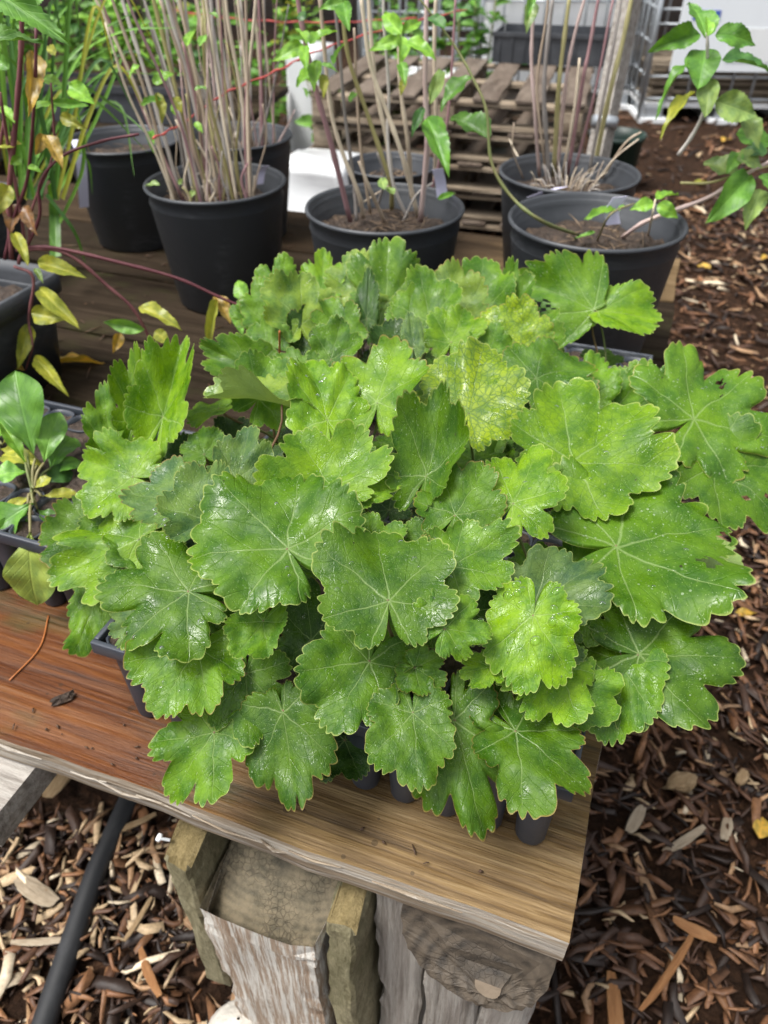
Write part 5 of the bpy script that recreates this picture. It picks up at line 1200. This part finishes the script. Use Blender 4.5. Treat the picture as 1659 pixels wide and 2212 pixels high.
# red twine
def twine(pts, lab, r_=.0019):
    s = spline(pts, 14); a, b = [], []
    for i, p in enumerate(s):
        q = i * 1.1; a.append(p + Vector((0, math.cos(q), math.sin(q))) * r_ * .8)
    o = obj('red_twine', shift(tube(a, [r_ * (1 + .35 * math.sin(i * 1.7)) for i in range(len(a))], 7), s[0]), M['rope'], None, loc=s[0]); tag(o, lab, 'twine', 'red twine strung behind the pots')
twine([aty(330, 300, p2.y - .16), aty(400, 262, p2.y + .06), aty(480, 205, p2.y + .08), aty(600, 152, p2.y + .1), aty(700, 105, p2.y + .2), aty(860, 55, p2.y + .5), aty(1010, 20, p2.y + .9)], 'twisted red twine running slantwise through the dry stems')
twine([aty(360, 20, 3.0), aty(520, 42, 3.0), aty(700, 48, 3.0), aty(900, 40, 3.0)], 'thin red twine strung level in front of the far plants', .0022)

# tree belt added to block the low sky and its reflections
GT = 'dark trees round the nursery'
def tree(x, y, h_, rad, label, sd_):
    r = empty('tree', (x, y, 0), label=label, cat='tree', group=GT); rr = random.Random(sd_)
    obj('trunk', tube([(0, 0, -.05), (.05, 0, h_ * .35), (0, .05, h_ * .7), (.02, 0, h_ * .93)], [.18, .14, .09, .03], 10), M['greywood'], r)
    n = 2600; rs = np.random.RandomState(sd_); 
    cl = rs.normal(0, 1, (60, 3)); cl /= np.linalg.norm(cl, axis=1)[:, None]; cl *= rs.uniform(.3, 1, (60, 1)) ** .5
    c = cl[rs.randint(0, 60, n)] * np.array([rad, rad, h_ * .46]) + rs.normal(0, 1, (n, 3)) * np.array([rad, rad, rad]) * .16 + np.array([0, 0, h_ * .54])
    c[:, 2] = np.maximum(c[:, 2], .25)
    u = rs.normal(0, 1, (n, 3)); u /= np.linalg.norm(u, axis=1)[:, None]; w_ = np.cross(u, rs.normal(0, 1, (n, 3))); w_ /= np.linalg.norm(w_, axis=1)[:, None]
    s = rs.uniform(.12, .30, (n, 1))
    V = np.stack([c - u * s, c + w_ * s * .5 + u * s * .1, c + u * s, c - w_ * s * .5 + u * s * .1], 1).reshape(-1, 3)
    F = np.arange(n * 4).reshape(n, 4)
    o = obj('crown', (V.tolist(), F.tolist()), M['treeleaf'], r, False)
M['treeleaf'] = mat_plain('added_tree_foliage', (.035, .075, .02), .5, .5, 1.5)
tl = ['added tall dark tree beyond the wire cages', 'added dark tree beyond the far bench', 'added broad dark tree standing behind the shrubs']
rt = random.Random(31); 
for i, x in enumerate((-13, -9.5, -6.2, -3.0, .2, 3.4, 6.8, 10.2, 13.5)):
    tree(x + rt.uniform(-.5, .5), 12.5 + rt.uniform(-1, 1.2) - abs(x) * .2, rt.uniform(7, 10), rt.uniform(2.2, 2.9), 'dark leafy tree ' + ['far past the strap grass', 'well past the square tubs', 'beyond the far bench trays', 'beyond the end of the far bench', 'behind the shrubs near the pallet stack', 'behind the white tank and empty cage', 'behind the wire cage with the sign', 'well past the sign cage', 'far past the sign cage'][i] + ' in the tree belt', 500 + i)

# ------------------------------------------------------------------ small litter: fallen leaves, pale chips, needles
def chip(px, py, l, w_, t_, yaw, col, label, z=0.03, lump=0.):
    t_ *= 1 if lump else .55
    p = atz(px, py, z); rr = random.Random(px * 7 + py)
    vf = rough_box(-l / 2, l / 2, -w_ / 2, w_ / 2, -t_ / 2, t_ / 2, px, 6, 3, 2, min(t_, w_) * .16)
    v = []
    for q in vf[0]:
        k = 1 - (abs(q.x) / (l / 2)) ** 2 * (.42 + lump * .6) + rr.uniform(-.10, .10); v.append(Vector((q.x, q.y * k + .10 * l * (q.x / l) ** 2, q.z * k)))
    m_ = M.setdefault('chip' + col, mat_wood('pale_chip_' + col, {'t': [(.35, (.13, .08, .04)), (.55, (.28, .19, .10)), (.75, (.44, .34, .21))], 'w': [(.35, (.18, .14, .09)), (.55, (.34, .27, .19)), (.75, (.52, .45, .34))], 'o': [(.3, (.14, .06, .02)), (.55, (.28, .13, .05)), (.8, (.42, .24, .11))]}[col], grain=(20, 160, 160), wetness=.4))
    o = obj('wood_chip', (v, vf[1]), m_, None, False, loc=p); o.rotation_euler = (rr.uniform(-.2, .2), rr.uniform(-.2, .2), R(yaw)); tag(o, label, 'wood chip', 'large pale chips on the mulch')
chip(75, 1925, .090, .032, .012, -28, 'w', 'flat pale wood chip on the mulch left of the black hose')
chip(130, 1680, .085, .04, .012, 80, 't', 'broad tan bark chip below the front plank edge')
chip(90, 2035, .10, .012, .008, 2, 'w', 'thin pale stick of chip close against the black hose')
chip(300, 1985, .075, .010, .008, 70, 't', 'slim upright tan splinter right of the black hose')
chip(265, 1790, .12, .014, .010, 30, 't', 'long pale splinter crossing near the hose under the plank')
chip(320, 2100, .09, .014, .010, -55, 'o', 'orange brown splinter beside the whitewashed post')
chip(1475, 1690, .055, .045, .03, 20, 't', 'round tan lump of wood on the mulch beside the bench corner', lump=.4)
chip(1605, 1680, .035, .022, .02, 50, 't', 'small tan chip near the round tan lump')
chip(1375, 1770, .06, .022, .012, 50, 'w', 'pale split chip beside the bench end')
chip(1480, 1815, .09, .016, .010, 25, 'w', 'whitish splinter lying on dark mulch beyond the bench corner')
chip(1450, 2095, .17, .012, .010, 45, 'o', 'long curved brown stick on the mulch')
chip(1330, 2180, .11, .025, .014, 80, 'o', 'thick orange brown chip next to the log end')
chip(1500, 2010, .07, .02, .012, -25, 'o', 'orange brown chip upon dark mulch')
chip(1570, 1790, .055, .02, .012, 60, 'w', 'small whitish chip beside the yellow fallen leaf')
def fallen(px, py, l, w_, yaw, col, label, z=.03):
    p = atz(px, py, z); r = empty('fallen_leaf', p, label=label, cat='leaf', group='yellow fallen leaves')
    a = R(yaw); T = p + Vector((math.cos(a), math.sin(a), .1)) * l
    mt, L = frame(p, T, Vector((.1, -.1, 1)).normalized()); o = inst('blade', OV[3], Matrix.Translation(-p) @ mt @ Matrix.Diagonal((w_, L, L, 1)), r); o.color = (*LC[col], .15)
fallen(1640, 1810, .045, .035, 60, 'Y', 'lemon yellow fallen leaf at the mulch beside small pale chips')
fallen(1585, 1330, .06, .03, 10, 'Y', 'orange yellow fallen leaf under the scalloped foliage edge', .02)
fallen(1645, 560, .07, .045, 30, 'Y', 'pale yellow fallen leaf on mulch far beyond the bench end', .02)
fallen(1535, 580, .06, .04, 140, 'Y', 'yellow fallen leaf on mulch close to the tan plank end', .02)
fallen(1560, 305, .10, .07, 40, 'Y', 'bright yellow fallen leaf by the wire cage foot', .02)
fallen(1500, 395, .08, .05, 10, 'y', 'greenish yellow fallen leaf behind the trailing shoots', .02)
rn_ = random.Random(77)
def bits(n, ar, br, label, ls=(.003, .005, .01, .02)):
    mb = MB()
    for _ in range(n):
        a, b, q = rn_.uniform(*ar), rn_.uniform(*br), rn_.uniform(0, 6.28); p = bw(a, b, .0022) - bw(0, 0, 0); l = rn_.choice(ls) * rn_.uniform(.5, 1.4)
        e = Vector((math.cos(q), math.sin(q), 0)) * l; mb.add(tube([p - e, p + Vector((0, 0, .001)) + e * .2, p + e], [.0005, rn_.uniform(.0006, .0018), .0005], 5))
    o = obj('bench_litter', mb.vf(), M['redstem'] if 0 else M['littr'], None, loc=bw(0, 0, 0)); tag(o, label, 'litter', kind='stuff')
M['littr'] = mat_stem('brown_litter', (.05, .025, .012), (.20, .09, .035))
bits(220, (.5, 1.5), (.30, 1.55), 'brown needles and crumbs scattered on the wet bench planks')
bits(34, (.05, 1.0), (.005, .06), 'dark crumbs scattered along the front plank', [.001, .002, .002, .004])
def needle(pts, r_, label):
    o = obj('pine_needle', shift(tube(spline(pts, 6), r_, 6), pts[0]), M['needle'], None, loc=pts[0]); tag(o, label, 'needle', 'orange pine needles')
M['needle'] = mat_plain('orange_needle', (.36, .12, .03), .5, .2, 100)
needle([atz(605, 775, BENCH + .262), atz(604, 745, BENCH + .285), atz(604, 715, BENCH + .308)], .0012, 'orange pine needle standing upright in the scalloped foliage')
needle([atz(105, 1330, BENCH + .002), atz(85, 1400, BENCH + .002), atz(20, 1470, BENCH + .002)], .001, 'curved orange pine needle on the reddish front plank')
cr = obj('bark_crumb', rough_box(-.012, .012, -.005, .005, 0, .007, 5, 5, 3, 2, .002), M['chipd'] if 'chipd' in M else M['soil'], None, False, loc=atz(137, 1510, BENCH + .0015)); cr.rotation_euler.z = .5
tag(cr, 'black crumb of bark lying on the reddish front plank', 'bark')
